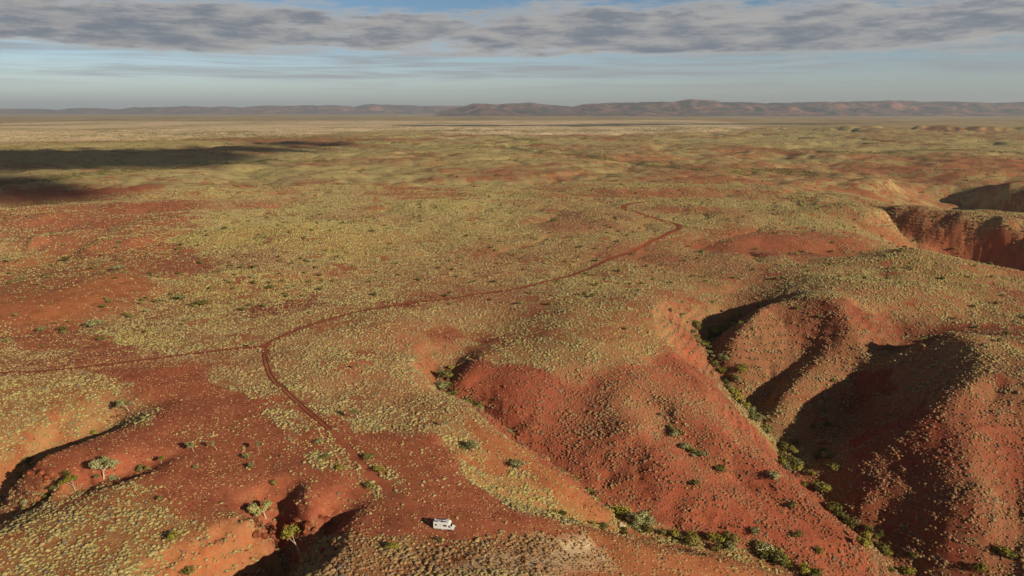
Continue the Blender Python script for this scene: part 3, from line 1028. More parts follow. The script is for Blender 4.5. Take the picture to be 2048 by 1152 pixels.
def ribbon(line, offs, width):
    """a strip following the line, wide enough for a wheel path, lying on the land"""
    P = line
    T = np.gradient(P, axis=0)
    T /= np.linalg.norm(T, axis=1)[:, None] + 1e-9
    N = np.stack([-T[:, 1], T[:, 0]], 1)
    ks = np.linspace(-1, 1, 5)
    rg = np.arange(len(P))
    wv = width * (1 + 0.5 * sstep(np.hypot(P[:, 0], P[:, 1]), 450, 750)) * (1 + 0.25 * fbm(rg * 1.0, rg * 0.0 + offs, 9, 2, 130))
    cols = []
    for k in ks:
        q = P + N * (offs + k * wv * 0.5)[:, None] if np.ndim(wv) else P
        z = height(q[:, 0], q[:, 1]) + 0.16 - 0.05 * abs(k)
        cols.append(np.stack([q[:, 0], q[:, 1], z], 1))
    V = np.stack(cols, 1)
    return V.reshape(-1, 3), grid_faces(len(P), 5)


def make_track(line, label, two):
    if two:
        root_v, root_f = [], []
        n = 0
        for off in (-0.85, 0.85):
            V, F = ribbon(line, off, 0.38)
            root_v.append(V)
            root_f.append(F + n)
            n += len(V)
        V, F = np.vstack(root_v), np.vstack(root_f)
    else:
        V, F = ribbon(line, 0.0, 2.4)
    o = link('track', mesh_np('track', V, F), mat_track)
    tag(o, label, None, None, 'structure')
    return o


dcam = np.hypot(track_main[:, 0], track_main[:, 1])
kc = int(np.argmin(np.abs(track_main[:, 1] - hit(533, 712)[1]) + (dcam > 420) * 1e6))
make_track(track_main[:kc + 1], 'red dirt track running out across the grassland', False)
kd = int(np.argmin(np.hypot(*(track_main - hit(668, 866)[:2]).T)))
make_track(track_main[kc:kd], 'pair of wheel ruts winding over the red plateau', True)
make_track(track_side, 'fainter dirt track leaving to the left', False)

# ------------------------------------------------------------------ plants: shapes shared by many copies
def veg_mat(name, lo, hi, attr=False, trans=0.0):
    m, n, bs = new_mat(name)
    if attr:
        at_ = n.add('ShaderNodeAttribute', attribute_type='INSTANCER', attribute_name='tint')
        base = at_.outputs['Color']
        oi = n.add('ShaderNodeTexCoord')
        f = n.noise(oi.outputs['Object'], 3.0, 3, 0.7)
        c_ = n.mix(n.ramp(f, 0.35, 0.65, 0.0, 0.6), base, n.mix(1.0, base, (0.55, 0.52, 0.5), 'MULTIPLY'))
    else:
        oi = n.add('ShaderNodeObjectInfo')
        tcn = n.add('ShaderNodeTexCoord')
        f = n.noise(tcn.outputs['Object'], 1.6, 4, 0.7)
        f2 = n.math('ADD', n.math('MULTIPLY', f, 0.75), n.math('MULTIPLY', oi.outputs['Random'], 0.35))
        c_ = n.mix(n.ramp(f2, 0.35, 0.8), lo, hi)
    n.put(bs.inputs['Base Color'], c_)
    bs.inputs['Roughness'].default_value = 0.9
    return m


M_TUS = veg_mat('spinifex', None, None, True)
M_GUM = veg_mat('gum_leaves', srgb(132, 128, 72), srgb(186, 176, 112))
M_SHRUB = veg_mat('shrub_leaves', srgb(100, 92, 44), srgb(150, 136, 74))
M_GREEN = veg_mat('green_leaves', srgb(124, 116, 42), srgb(172, 156, 70))
M_GREY = veg_mat('grey_leaves', srgb(126, 124, 78), srgb(176, 168, 116))
M_BARK = simple_mat('pale_bark', srgb(214, 196, 170), 0.9, grime=0.3, scale=3)
M_TWIG = simple_mat('brown_bark', srgb(120, 96, 76), 0.9, grime=0.3, scale=3)
M_ROCK, g, bs = new_mat('rock')
oi = g.add('ShaderNodeObjectInfo')
tcn = g.add('ShaderNodeTexCoord').outputs['Object']
c = g.mix(g.ramp(g.noise(tcn, 0.8, 6, 0.7), 0.35, 0.65), srgb(96, 46, 32), srgb(158, 90, 58))
c = g.mix(g.ramp(g.noise(tcn, 3.0, 4, 0.6), 0.55, 0.75, 0, 0.5), c, srgb(96, 44, 32))
g.put(bs.inputs['Base Color'], c)
M_PALE = simple_mat('pale_rock', srgb(214, 190, 150), 0.9, grime=0.35, scale=2)
M_STONE = veg_mat('stone', None, None, True)


def lump(seed, sub, flat, rough, rad=1.0, freq=1.6):
    bm = bmesh.new()
    bmesh.ops.create_icosphere(bm, subdivisions=sub, radius=rad)
    rd = random.Random(seed)
    ph = [Vector((rd.uniform(-1, 1), rd.uniform(-1, 1), rd.uniform(-1, 1))).normalized() * freq * rd.uniform(0.7, 1.5) for _ in range(7)]
    of = [rd.uniform(0, 6) for _ in range(7)]
    for v_ in bm.verts:
        n = sum(math.sin(v_.co.dot(p_) * 3 + o_) for p_, o_ in zip(ph, of)) / 3.5
        k = 1 + rough * n + rd.uniform(-rough, rough) * 0.35
        v_.co = Vector((v_.co.x * k, v_.co.y * k, v_.co.z * k * flat))
    return bm


def bm_mesh(bm, name, smooth=True):
    me = bpy.data.meshes.new(name)
    bm.to_mesh(me)
    bm.free()
    if smooth:
        me.polygons.foreach_set('use_smooth', [True] * len(me.polygons))
    return me


def leaf_cloud(centres, n_leaf, size, seed, droop=0.3):
    """many leaf sprays round the given centres (x, y, z, radius, flatness)"""
    rd = np.random.default_rng(seed)
    V, F = [], []
    k = 0
    for (cx, cy, cz, cr, fl) in centres:
        m = max(6, int(n_leaf * cr ** 2))
        d = rd.normal(size=(m, 3))
        d /= np.linalg.norm(d, axis=1)[:, None]
        rr = cr * (0.45 + 0.6 * rd.random(m) ** 0.6)
        p = d * rr[:, None]
        p[:, 2] *= fl
        p += (cx, cy, cz)
        u_ = rd.normal(size=(m, 3))
        u_ -= (u_ * d).sum(1)[:, None] * d * 0.6
        u_ /= np.linalg.norm(u_, axis=1)[:, None]
        v_ = np.cross(u_, d + rd.normal(size=(m, 3)) * 0.35)
        v_ /= np.linalg.norm(v_, axis=1)[:, None]
        s_ = size * (0.6 + 0.8 * rd.random(m))[:, None]
        quad = np.stack([p - u_ * s_, p - v_ * s_ * 0.55, p + u_ * s_, p + v_ * s_ * 0.55], 1)
        quad[:, 2, 2] -= droop * s_[:, 0]
        V.append(quad.reshape(-1, 3))
        F.append(np.arange(m * 4).reshape(m, 4) + k)
        k += m * 4
    return np.vstack(V), np.vstack(F)


def tube(bm, p0, p1, r0, r1, n=6):
    d = (p1 - p0).normalized()
    a = d.orthogonal().normalized()
    b = d.cross(a)
    rings = []
    for p_, r_ in ((p0, r0), (p1, r1)):
        rings.append([bm.verts.new(p_ + (a * math.cos(6.2832 * i / n) + b * math.sin(6.2832 * i / n)) * r_) for i in range(n)])
    for i in range(n):
        bm.faces.new((rings[0][i], rings[0][(i + 1) % n], rings[1][(i + 1) % n], rings[1][i]))
    bm.faces.new(rings[1])


def branch(bm, p, d, L, r, depth, rd, ends, spread):
    segs = 3
    q = p
    for i in range(segs):
        d = (d + Vector((rd.uniform(-1, 1), rd.uniform(-1, 1), rd.uniform(-0.3, 0.7))) * 0.22).normalized()
        q2 = q + d * L / segs
        tube(bm, q, q2, r * (1 - 0.22 * i), r * (1 - 0.22 * (i + 1)), 6 if depth > 1 else 4)
        q = q2
    if depth == 0:
        ends.append(q)
        return
    for i in range(rd.choice((2, 3))):
        a = rd.uniform(0, 6.283)
        nd = (d + Vector((math.cos(a), math.sin(a), rd.uniform(-0.1, 0.4))) * spread).normalized()
        branch(bm, q, nd, L * rd.uniform(0.55, 0.8), r * 0.5, depth - 1, rd, ends, spread)


def make_gum(seed, spread=0.75, leafy=1.0, tall=0.34):
    """a unit gum tree: 1 high"""
    rd = random.Random(seed)
    bm = bmesh.new()
    ends = []
    branch(bm, Vector((0, 0, -0.06)), Vector((rd.uniform(-0.15, 0.15), rd.uniform(-0.15, 0.15), 1)), tall, 0.028, 2, rd, ends, spread)
    zt = max(e.z for e in ends)
    for v_ in bm.verts:
        v_.co *= 0.84 / zt
    ends = [e * (0.84 / zt) for e in ends]
    trunk = bm_mesh(bm, 'trunk')
    cen = []
    for e in ends:
        cen.append((e.x * 1.1, e.y * 1.1, e.z, rd.uniform(0.13, 0.21), 0.75))
        for _k in range(2):
            cen.append((e.x + rd.uniform(-0.14, 0.14), e.y + rd.uniform(-0.14, 0.14), e.z + rd.uniform(-0.24, 0.10), rd.uniform(0.08, 0.13), 0.8))
    V, F = leaf_cloud(cen, 4600 * leafy, 0.036, seed)
    crown = mesh_np('crown', V, F, False)
    trunk.materials.append(M_BARK)
    return trunk, crown


def make_shrub(seed, flat=0.75, n=7, size=0.075):
    """a unit shrub: about 1 high and 1.3 wide, stems showing at the foot"""
    rd = random.Random(seed)
    bm = bmesh.new()
    cen = []
    for i in range(n):
        a = rd.uniform(0, 6.283)
        q = rd.uniform(0.1, 0.42)
        z = rd.uniform(0.35, 0.72) * (1 - 0.4 * q)
        cen.append((q * math.cos(a), q * math.sin(a), z, rd.uniform(0.20, 0.33), flat))
        tube(bm, Vector((0, 0, -0.1)), Vector((q * math.cos(a), q * math.sin(a), z)), 0.03, 0.01, 4)
    cen.append((0, 0, 0.5, 0.36, flat))
    V, F = leaf_cloud(cen, 620, size, seed)
    return bm_mesh(bm, 'stems'), mesh_np('foliage', V, F, False)


GUMS = [make_gum(sd_, sp_, lf_) for sd_, sp_, lf_ in ((1, 0.8, 1.0), (5, 0.65, 0.9), (9, 0.95, 1.1), (14, 0.7, 0.45), (23, 0.85, 1.6))]
SHRUBS = [make_shrub(sd_, fl_, n_) for sd_, fl_, n_ in ((2, 0.75, 7), (4, 0.85, 6), (6, 0.65, 9), (8, 0.8, 5))]
_sh_one = []
for st, fo in SHRUBS:              # far ones: foliage and stems in one shape
    bm = bmesh.new()
    bm.from_mesh(fo)
    bm.from_mesh(st)
    _sh_one.append(bm_mesh(bm, 'shrub', False))


def with_mat(me, mat):
    key = (me.name, mat.name)
    if key not in with_mat.cache:
        m2 = me.copy()
        m2.materials.clear()
        m2.materials.append(mat)
        with_mat.cache[key] = m2
    return with_mat.cache[key]


with_mat.cache = {}


def plant(name, label, cat, p, size, parts, group=None, sink=0.0, wide=1.0):
    root = bpy.data.objects.new(name, None)
    COL.objects.link(root)
    root.empty_display_size = 0.5
    root.location = (p[0], p[1], float(height(p[0], p[1])) - sink)
    root.rotation_euler = (0, 0, random.uniform(0, 6.28))
    root.scale = (size * wide, size * wide, size)
    tag(root, label, cat, group)
    for nm, me in parts:
        link(nm, me, None, root)
    return root


def gum(px, py, hgt_, label, var=0, mat=None, wide=1.0, p=None):
    tr, cr = GUMS[var]
    plant('gum_tree', label, 'tree', hit(px, py) if p is None else p, hgt_ * 0.92, [('trunk', tr), ('crown', with_mat(cr, mat or M_GUM))], wide=wide)


def shrub(px, py, hgt_, label, var=0, mat=None, wide=1.0, group=None, p=None):
    st, fo = SHRUBS[var]
    plant('shrub', label, 'shrub', hit(px, py) if p is None else p, hgt_, [('stems', with_mat(st, M_TWIG)), ('foliage', with_mat(fo, mat or M_SHRUB))], group, wide=wide)


# trees that can be told apart
gum(208, 957, 8.0, 'large spreading gum with pale green crown above the thin shaded lower left gully', 0, M_GREY, 1.15)
gum(152, 982, 5.5, 'yellow green gum with bent white trunk, left of the large spreading gum', 2, M_GREEN, 1.2)
gum(388, 903, 4.2, 'small round-headed pale tree standing alone on bare red ground with its shadow beside it', 4, M_GREY, 0.95)
gum(519, 905, 4.6, 'slender pale sapling with a long shadow, right of the leafless branching sapling', 1, M_GREY, 0.6)
gum(434, 900, 4.2, 'almost leafless branching sapling on the red plateau', 3, M_GREY, 0.9)
gum(322, 928, 3.4, 'small green tree at the upper end of the thin shaded gully', 1, M_GREEN, 0.95)
gum(532, 1036, 7.4, 'dense round gum rooted at the brink of the dark canyon', 4, M_GUM, 1.1)
gum(600, 1108, 9.5, 'open-crowned gum standing inside the dark canyon with sunlit leaf clusters', 3, M_GREEN, 1.05)
gum(258, 822, 6.2, 'grey green gum at the head of the left gully', 2, M_GREY, 1.0)
gum(717, 838, 5.8, 'thin pale gum with a white forked trunk on the grassy slope below the track bend', 3, M_GREY, 1.0)
gum(711, 741, 4.0, 'small pale tree with a long dark shadow in the grass right of the track bend', 3, M_GREY, 0.8)
gum(898, 858, 4.6, 'little white-trunked tree at the top of the yellow bank', 3, M_GREY, 0.8)
gum(1268, 1052, 9.6, 'large grey green gum with white trunk in the central gully where the banks meet', 2, M_GREY, 1.15)
gum(1722, 1096, 8.0, 'bright yellow green tree at the mouth of the right gully', 4, M_GREEN, 1.1)
gum(1752, 1086, 6.5, 'olive tree with twisted pale limbs, just right of the bright yellow green tree', 0, M_SHRUB, 1.0)
gum(1640, 815, 5.2, 'pale grey tree at the foot of the big shaded slope', 1, M_GREY, 0.9)
gum(1655, 812, 5.2, 'greener tree beside the pale grey one at the foot of the big shaded slope', 4, M_GREY, 0.9)
gum(1388, 672, 4.6, 'small gum beside the head wall of the right gully', 0, M_GREY, 0.9)
gum(505, 700, 4.5, 'scraggly gum beside the junction of the two tracks', 3, M_GREY, 0.9)
# shrubs that can be told apart
shrub(57, 927, 3.4, 'round olive shrub at the tip of the rocky spur on the left', 0, M_SHRUB, 1.0)
shrub(40, 955, 2.6, 'yellowish shrub just below the rocky spur tip on the left', 1, M_GREEN, 1.2)
shrub(492, 918, 2.4, 'low grey bush among the saplings on the red plateau', 1, M_GREY, 1.2)
shrub(503, 936, 2.4, 'grey green bush at the lower end of the row of saplings', 2, M_GREY, 0.9)
shrub(391, 937, 1.5, 'tiny pale bush alone on the red plateau below the round-headed tree', 0, M_GREY, 1.1)
shrub(548, 970, 2.4, 'small dark-sided bush alone on red ground above the canyon', 3, M_SHRUB, 1.0)
shrub(347, 1080, 3.4, 'yellow green bush in the spinifex left of the canyon', 0, M_GREEN, 1.0)
shrub(318, 1000, 1.6, 'olive mound at the edge of the spinifex slope', 2, M_SHRUB, 1.3)
shrub(375, 1150, 2.8, 'dark leafy bush at the bottom edge left of the canyon', 2, M_SHRUB, 1.3)
shrub(784, 1099, 2.6, 'bright green bush on the pale slope below the van', 0, M_GREEN, 1.4)
shrub(758, 945, 2.4, 'green bush with dark shadow beside the wheel ruts', 1, M_GREEN, 1.7)
shrub(738, 918, 2.2, 'broad olive bush above the green bush beside the ruts', 2, M_SHRUB, 2.0)
shrub(652, 918, 2.0, 'broad low olive bush in the grass left of the ruts', 0, M_SHRUB, 1.8)
shrub(678, 938, 1.8, 'mustard green bush just below the broad low one left of the ruts', 2, M_GREEN, 1.5)
shrub(740, 975, 2.0, 'grey olive bush at the end of the grassy strip beside the ruts', 1, M_SHRUB, 2.0)
shrub(640, 885, 1.7, 'pale bush at the top of the grassy strip beside the ruts', 0, M_GREY, 2.2)
shrub(878, 1082, 1.6, 'small low bush below the van on the slope', 3, M_SHRUB, 1.2)
shrub(84, 664, 4.6, 'round grey green shrub by the track on the far left', 0, M_GREY, 1.0)
shrub(190, 652, 4.8, 'wide grey green clump on the orange ground above the left track', 2, M_GREY, 2.0)
shrub(125, 662, 3.0, 'low olive clump between the round shrub and the wide clump above the left track', 1, M_SHRUB, 2.2)
shrub(237, 540, 5.6, 'wide shrub with dark shadow in the valley behind the orange hill', 0, M_GREY, 1.6)
shrub(133, 522, 5.2, 'dark shrub in the small valley at the left behind the orange hill', 1, M_SHRUB, 1.8)
shrub(16, 524, 4.6, 'shrub on the crest at the far left edge', 0, M_GREY, 1.2)
shrub(362, 600, 4.6, 'grey shrub in the hollow left of the yellow hill', 1, M_GREY, 1.9)
shrub(400, 610, 3.6, 'sprawling olive shrub below the grey one left of the yellow hill', 2, M_SHRUB, 3.0)
shrub(938, 900, 4.2, 'leafy grey bush with dark shadow on the bank of the plateau', 2, M_GREY, 1.3)
shrub(1035, 938, 4.2, 'grey bush on the crest beside the central gully', 1, M_GREY, 1.3)
shrub(1482, 745, 5.2, 'round olive bush half way up the red slope of the right gully', 0, M_GREEN, 1.5)
shrub(1545, 958, 4.2, 'pale olive shrub on the red ridge', 0, M_GREY, 1.4)
shrub(1585, 1017, 3.2, 'small shrub trailing a shadow on the lower red ridge', 1, M_SHRUB, 1.2)
shrub(1443, 943, 3.0, 'low shrub in the shallow crease of the red hill', 2, M_SHRUB, 1.8)
shrub(1510, 1068, 3.6, 'greyish shrub low on the red hill near the central gully', 3, M_GREY, 1.2)
shrub(1636, 1108, 3.4, 'small round shrub at the foot of the red hill by the bottom edge', 0, M_GREEN, 1.0)
shrub(1592, 1075, 3.2, 'dull shrub with a long shadow on the foot of the red hill', 1, M_SHRUB, 1.5)
shrub(1390, 970, 2.4, 'dark low shrub on the red hill face', 2, M_SHRUB, 1.4)
shrub(2000, 1112, 5.4, 'tall yellow green bush in the lower right corner', 0, M_GREEN, 1.0)
shrub(1958, 1146, 5.0, 'bright green bush at the bottom edge near the right corner', 3, M_GREEN, 1.2)
shrub(2025, 1120, 4.0, 'small olive bush right of the tall one in the lower right corner', 1, M_SHRUB, 1.1)
shrub(1250, 660, 2.0, 'dark speck of a bush on the yellow crest of the red hill', 1, M_SHRUB, 1.4)

CHAN = {k: np.array([at(q[0], q[1], q[2] * deep(k) if q[2] < 0 else q[2]) for q in LINES[k]]) for k in LINES}


def along(line, n, sc, t0=0.0, t1=1.0):
    P = smooth_line(line, 2.0)
    i0, i1 = int(t0 * (len(P) - 1)), int(t1 * (len(P) - 1))
    out = []
    for k in range(n):
        i = random.randint(i0, i1)
        q = P[i] + np.array((random.gauss(0, sc), random.gauss(0, sc)))
        out.append(q)
    return out


HUE = {'shrub_leaves': 'olive', 'green_leaves': 'yellow green', 'grey_leaves': 'grey green'}


def row(where, group, pts_, lo, hi, mats, wide=(1.0, 1.6), bands=None):
    """bands: (distance from the camera, words) naming the stretch a plant stands in, nearest first"""
    for q in pts_:
        h_ = random.uniform(lo, hi)
        m_ = random.choice(mats)
        size = 'small' if h_ < lo + (hi - lo) * 0.4 else ('tall' if h_ > lo + (hi - lo) * 0.8 else 'rounded')
        d_ = math.hypot(q[0], q[1])
        st = ''
        for lim_, wd in (bands or []):
            if d_ < lim_:
                st = wd
                break
        shrub(0, 0, h_, '%s %s shrub %s%s' % (size, HUE[m_.name], st, where), random.randrange(4), m_, random.uniform(*wide), group, p=q)


row('the central gully bed', 'shrubs along the central gully', along(CHAN['gully_centre'], 70, 2.0, 0.12, 0.98), 2.2, 5.2, [M_SHRUB, M_SHRUB, M_GREEN, M_GREY], bands=[(250, 'in the nearest stretch of '), (310, 'half way along '), (9999, 'near the head of ')])
row('the right gully bed', 'shrubs along the right gully', along(CHAN['gully_right'], 92, 3.0, 0.14, 0.97), 2.2, 5.6, [M_SHRUB, M_GREEN, M_SHRUB, M_GREY], bands=[(290, 'in the nearest stretch of '), (360, 'half way along '), (9999, 'near the head of ')])
row('in the crease of the red hill', 'shrubs in the crease of the red hill', along(CHAN['hill_hollow'], 13, 1.6, 0.08, 0.42), 2.0, 3.4, [M_SHRUB, M_GREY])
row('in the shaded gullies at lower left', 'bushes in the lower left gullies', along(CHAN['left_gully'], 10, 2.5, 0.1, 0.85) + along(CHAN['left_gully_2'], 11, 2.0, 0.1, 0.8), 1.2, 2.6, [M_SHRUB, M_GREEN, M_GREY])
row('where the grassy bank runs down to the central gully', 'bushes where the swale meets the gully', along(CHAN['swale'], 9, 3.0, 0.7, 1.0), 1.5, 3.0, [M_SHRUB, M_GREEN])
row('in the big shadow on the right slopes', 'shrubs in the right ravines', along(CHAN['right_ravine_2'], 6, 4, 0.5, 1.0) + along(CHAN['right_ravine_3'], 6, 4, 0.5, 1.0), 2.0, 4.0, [M_SHRUB, M_GREY])


def scatter_px(n, x0, x1, y0, y1, keepfn=None):
    out = []
    while len(out) < n:
        q = hit(random.uniform(x0, x1), random.uniform(y0, y1))
        if keepfn is None or keepfn(q):
            out.append(q)
    return out


def in_hollow(q):
    return float(fbm(np.array([q[0]]), np.array([q[1]]), 60, 3, 150)[0]) > 0.05


row('on the bare red hills at the left', 'shrubs on the red hills at the left', scatter_px(24, 20, 420, 430, 640, in_hollow), 1.6, 3.4, [M_SHRUB, M_GREY], bands=[(560, 'low down '), (9999, 'farther back ')])
row('in the grassland beyond the track fork', 'shrubs scattered in the middle grassland', scatter_px(38, 420, 1250, 420, 600, in_hollow), 1.6, 3.6, [M_SHRUB, M_GREY, M_GREY], (1.0, 2.0), bands=[(560, 'alone '), (800, 'farther out '), (9999, 'very far out ')])
row('around the canyons at the right edge', 'shrubs in the far right canyons', along(CHAN['far_gully'], 8, 5, 0.2, 0.85) + scatter_px(10, 1420, 2030, 400, 520, in_hollow), 2.0, 4.0, [M_SHRUB, M_GREEN])


# ------------------------------------------------------------------ ground cover nobody could count
def instancer(name, P, scale, tint, meshes, kind='stuff'):
    """one object whose geometry nodes set copies of a few small shapes on its points"""
    me = bpy.data.meshes.new(name)
    n = len(P)
    me.vertices.add(n)
    me.vertices.foreach_set('co', np.ascontiguousarray(P, np.float32).ravel())
    set_attr(me, 'size', scale, 'FLOAT_VECTOR')
    rot = np.zeros((n, 3))
    rot[:, 2] = rng.uniform(0, 6.283, n)
    rot[:, 0] = rng.uniform(-0.12, 0.12, n)
    set_attr(me, 'turn', rot, 'FLOAT_VECTOR')
    set_attr(me, 'tint', tint, 'FLOAT_COLOR')
    o = link(name, me)
    ng = bpy.data.node_groups.new(name, 'GeometryNodeTree')
    ng.interface.new_socket('Geometry', in_out='INPUT', socket_type='NodeSocketGeometry')
    ng.interface.new_socket('Geometry', in_out='OUTPUT', socket_type='NodeSocketGeometry')
    N, L = ng.nodes, ng.links
    gi, go = N.new('NodeGroupInput'), N.new('NodeGroupOutput')
    iop = N.new('GeometryNodeInstanceOnPoints')
    g2i = N.new('GeometryNodeGeometryToInstance')
    for m_ in reversed(meshes):
        src = bpy.data.objects.new(name + '_shape', m_)
        oi_ = N.new('GeometryNodeObjectInfo')
        oi_.inputs['Object'].default_value = src
        L.new(oi_.outputs['Geometry'], g2i.inputs[0])
    iop.inputs['Pick Instance'].default_value = True
    rv = N.new('FunctionNodeRandomValue')
    rv.data_type = 'INT'
    rv.inputs[4].default_value = 0
    rv.inputs[5].default_value = len(meshes) - 1
    L.new(rv.outputs[2], iop.inputs['Instance Index'])

    def named(nm, typ):
        a = N.new('GeometryNodeInputNamedAttribute')
        a.data_type = typ
        a.inputs[0].default_value = nm
        return a.outputs[0]
    e2r = N.new('FunctionNodeEulerToRotation')
    L.new(named('turn', 'FLOAT_VECTOR'), e2r.inputs[0])
    L.new(e2r.outputs[0], iop.inputs['Rotation'])
    L.new(named('size', 'FLOAT_VECTOR'), iop.inputs['Scale'])
    L.new(gi.outputs[0], iop.inputs['Points'])
    L.new(g2i.outputs[0], iop.inputs['Instance'])
    L.new(iop.outputs[0], go.inputs[0])
    md = o.modifiers.new('copies', 'NODES')
    md.node_group = ng
    tag(o, kind=kind)
    return o


def fan(n, r0, r1, a=41.0, power=2.0):
    """random points of the land in front of the camera; power 2 is even per area, less favours the near side"""
    uu = rng.random(n)
    r = (r0 ** power + uu * (r1 ** power - r0 ** power)) ** (1 / power)
    th_ = np.radians(rng.uniform(-a, a, n))
    return r * np.sin(th_), r * np.cos(th_)


def tussock_mesh(seed):
    bm = lump(seed, 2, 0.72, 0.16, 0.5, 2.2)
    for v_ in bm.verts:
        v_.co.z = max(v_.co.z + 0.12, -0.12)
    me = bm_mesh(bm, 'tussock', True)
    me.materials.append(M_TUS)
    return me


T_LO, T_HI, T_RED, T_PALE = (np.array(srgb(*q)) for q in ((188, 168, 118), (192, 172, 102), (176, 112, 80), (202, 180, 136)))
TUS = [tussock_mesh(s_) for s_ in (1, 2, 3)]
NT_ = 1080000
x, y = fan(NT_, 118, 1250, power=1.15)
r = np.hypot(x, y)
s_, d_, k_ = cover(x, y)
td = track_dist(x, y)
ruts = track_dist(x, y) < 0
twin = np.hypot(x - track_main[kc][0], y - track_main[kc][1])
prob = np.clip(d_ * 1.3 - 0.05, 0, 1) ** 1.2
clump = 0.5 + 0.8 * sstep(fbm(x, y, 7, 2, 200), -0.35, 0.35)
ok = (rng.random(NT_) < prob * clump * np.sqrt(1 + slope_at(x, y) ** 2)) & (td > 1.9 + 1.6 * sstep(r, 420, 700))
x, y, r, s_, d_, k_ = (q[ok] for q in (x, y, r, s_, d_, k_))
z = height(x, y)
n = len(x)
sz = (0.36 + 1.2 * rng.random(n) ** 2.5) * (0.85 + 0.5 * sstep(fbm(x, y, 11, 2, 230), -0.3, 0.5)) * 0.82 * (0.75 + 0.35 * d_) * (1 + 0.55 * sstep(r, 350, 1100))
sc_ = np.stack([sz * rng.uniform(0.85, 1.2, n), sz * rng.uniform(0.85, 1.2, n), sz * rng.uniform(0.65, 1.0, n)], 1)
t_ = T_LO + (T_HI - T_LO) * k_[:, None]
redk = np.clip(1.15 - k_ * 2.2, 0, 1)[:, None]
t_ = t_ * (1 - redk) + T_RED * redk
t_ = t_ + (T_PALE - t_) * (rng.random((n, 1)) ** 3) * 0.45 * (1 - 0.7 * redk)
t_ = t_ * rng.uniform(0.66, 1.0, (n, 1))
dead = rng.random(n) < 0.10
t_[dead] = np.array(srgb(150, 132, 108)) * rng.uniform(0.6, 1.0, (dead.sum(), 1))
instancer('spinifex_tussocks', np.stack([x, y, z - 0.04], 1), sc_, t_, TUS)

# stones and tiny tufts on the bare ground
def stone_mesh(seed):
    bm = lump(seed, 1, 0.6, 0.2, 0.5, 1.8)
    me = bm_mesh(bm, 'stone', False)
    me.materials.append(M_STONE)
    return me


NS = 330000
x, y = fan(NS, 118, 520, power=1.3)
s_, d_, k_ = cover(x, y)
td = track_dist(x, y)
ok = (d_ < 0.55) & (rng.random(NS) < 0.25 + 0.6 * sstep(fbm(x, y, 14, 3, 210), -0.1, 0.4)) & (td > 1.9)
x, y, d_, s_ = x[ok], y[ok], d_[ok], s_[ok]
n = len(x)
sz = 0.24 + 0.5 * rng.random(n) ** 2.5
t_ = np.array(srgb(196, 124, 82)) + (np.array(srgb(216, 172, 120)) - np.array(srgb(196, 124, 82))) * rng.random((n, 1))
dark = rng.random(n) < 0.3
t_[dark] = np.array(srgb(120, 66, 46)) * rng.uniform(0.7, 1.2, (dark.sum(), 1))
instancer('stones', np.stack([x, y, height(x, y) + 0.02], 1), np.stack([sz, sz, sz * 0.8], 1), t_, [stone_mesh(s_) for s_ in (1, 2, 3)])

# scree on the steep banks
NR = 60000
x, y = fan(NR, 118, 520, power=1.5)
sl_ = slope_at(x, y)
ok = (sl_ > 0.5) & (rng.random(NR) < 0.25 + 0.75 * sstep(fbm(x, y, 9, 3, 240), 0.0, 0.5)) & ((x < 60) | (rng.random(NR) < 0.10))
x, y = x[ok], y[ok]
n = len(x)
sz = 0.35 + 1.0 * rng.random(n) ** 3
t_ = np.array(srgb(120, 62, 44)) + (np.array(srgb(172, 100, 66)) - np.array(srgb(120, 62, 44))) * rng.random((n, 1))
instancer('scree', np.stack([x, y, height(x, y) + 0.04], 1), np.stack([sz, sz * rng.uniform(0.7, 1.3, n), sz * 0.8], 1), t_, [stone_mesh(s_) for s_ in (4, 5, 6)])

# scrub too far off to count
NB = 60000
x, y = fan(NB, 430, 6500, power=0.75)
r = np.hypot(x, y)
pb = 0.07 + 0.14 * sstep(fbm(x, y, 160, 4, 220, 0.6), 0.12, 0.5) + 0.05 * sstep(r, 900, 2500)
for c_ in CREEKS:
    ds = seg_dist(x, y, c_)
    pb = np.maximum(pb, 0.95 * (1 - sstep(ds, 12, 55)))
ok = rng.random(NB) < pb
x, y, r = x[ok], y[ok], r[ok]
n = len(x)
sz = rng.uniform(1.2, 3.4, n) * (1 + 0.35 * sstep(r, 1200, 4000))
t_ = np.array(srgb(112, 108, 52)) + (np.array(srgb(160, 150, 88)) - np.array(srgb(112, 108, 52))) * rng.random((n, 1))
M_FAR = veg_mat('far_scrub_leaves', None, None, True)
FARM = [with_mat(m_, M_FAR) for m_ in _sh_one[:3]]
instancer('scrub', np.stack([x, y, height(x, y) - 0.1], 1), np.stack([sz * 1.2, sz * 1.2, sz], 1), t_, FARM)


# ------------------------------------------------------------------ rocks
def rock_mesh(seed):
    bm = lump(seed, 3, 0.75, 0.14, 1.0, 1.3)
    rd = random.Random(seed)
    for k in range(9):              # split faces
        nrm = Vector((rd.uniform(-1, 1), rd.uniform(-1, 1), rd.uniform(-0.4, 1))).normalized()
        dd = rd.uniform(0.55, 0.8)
        for v_ in bm.verts:
            e = v_.co.dot(nrm) - dd
            if e > 0:
                v_.co -= nrm * e * 0.92
    return bm_mesh(bm, 'rock', False)


ROCKS = [with_mat(rock_mesh(s_), M_ROCK) for s_ in (3, 5, 8, 12)]
ROCKS_P = [with_mat(rock_mesh(s_), M_PALE) for s_ in (15,)]


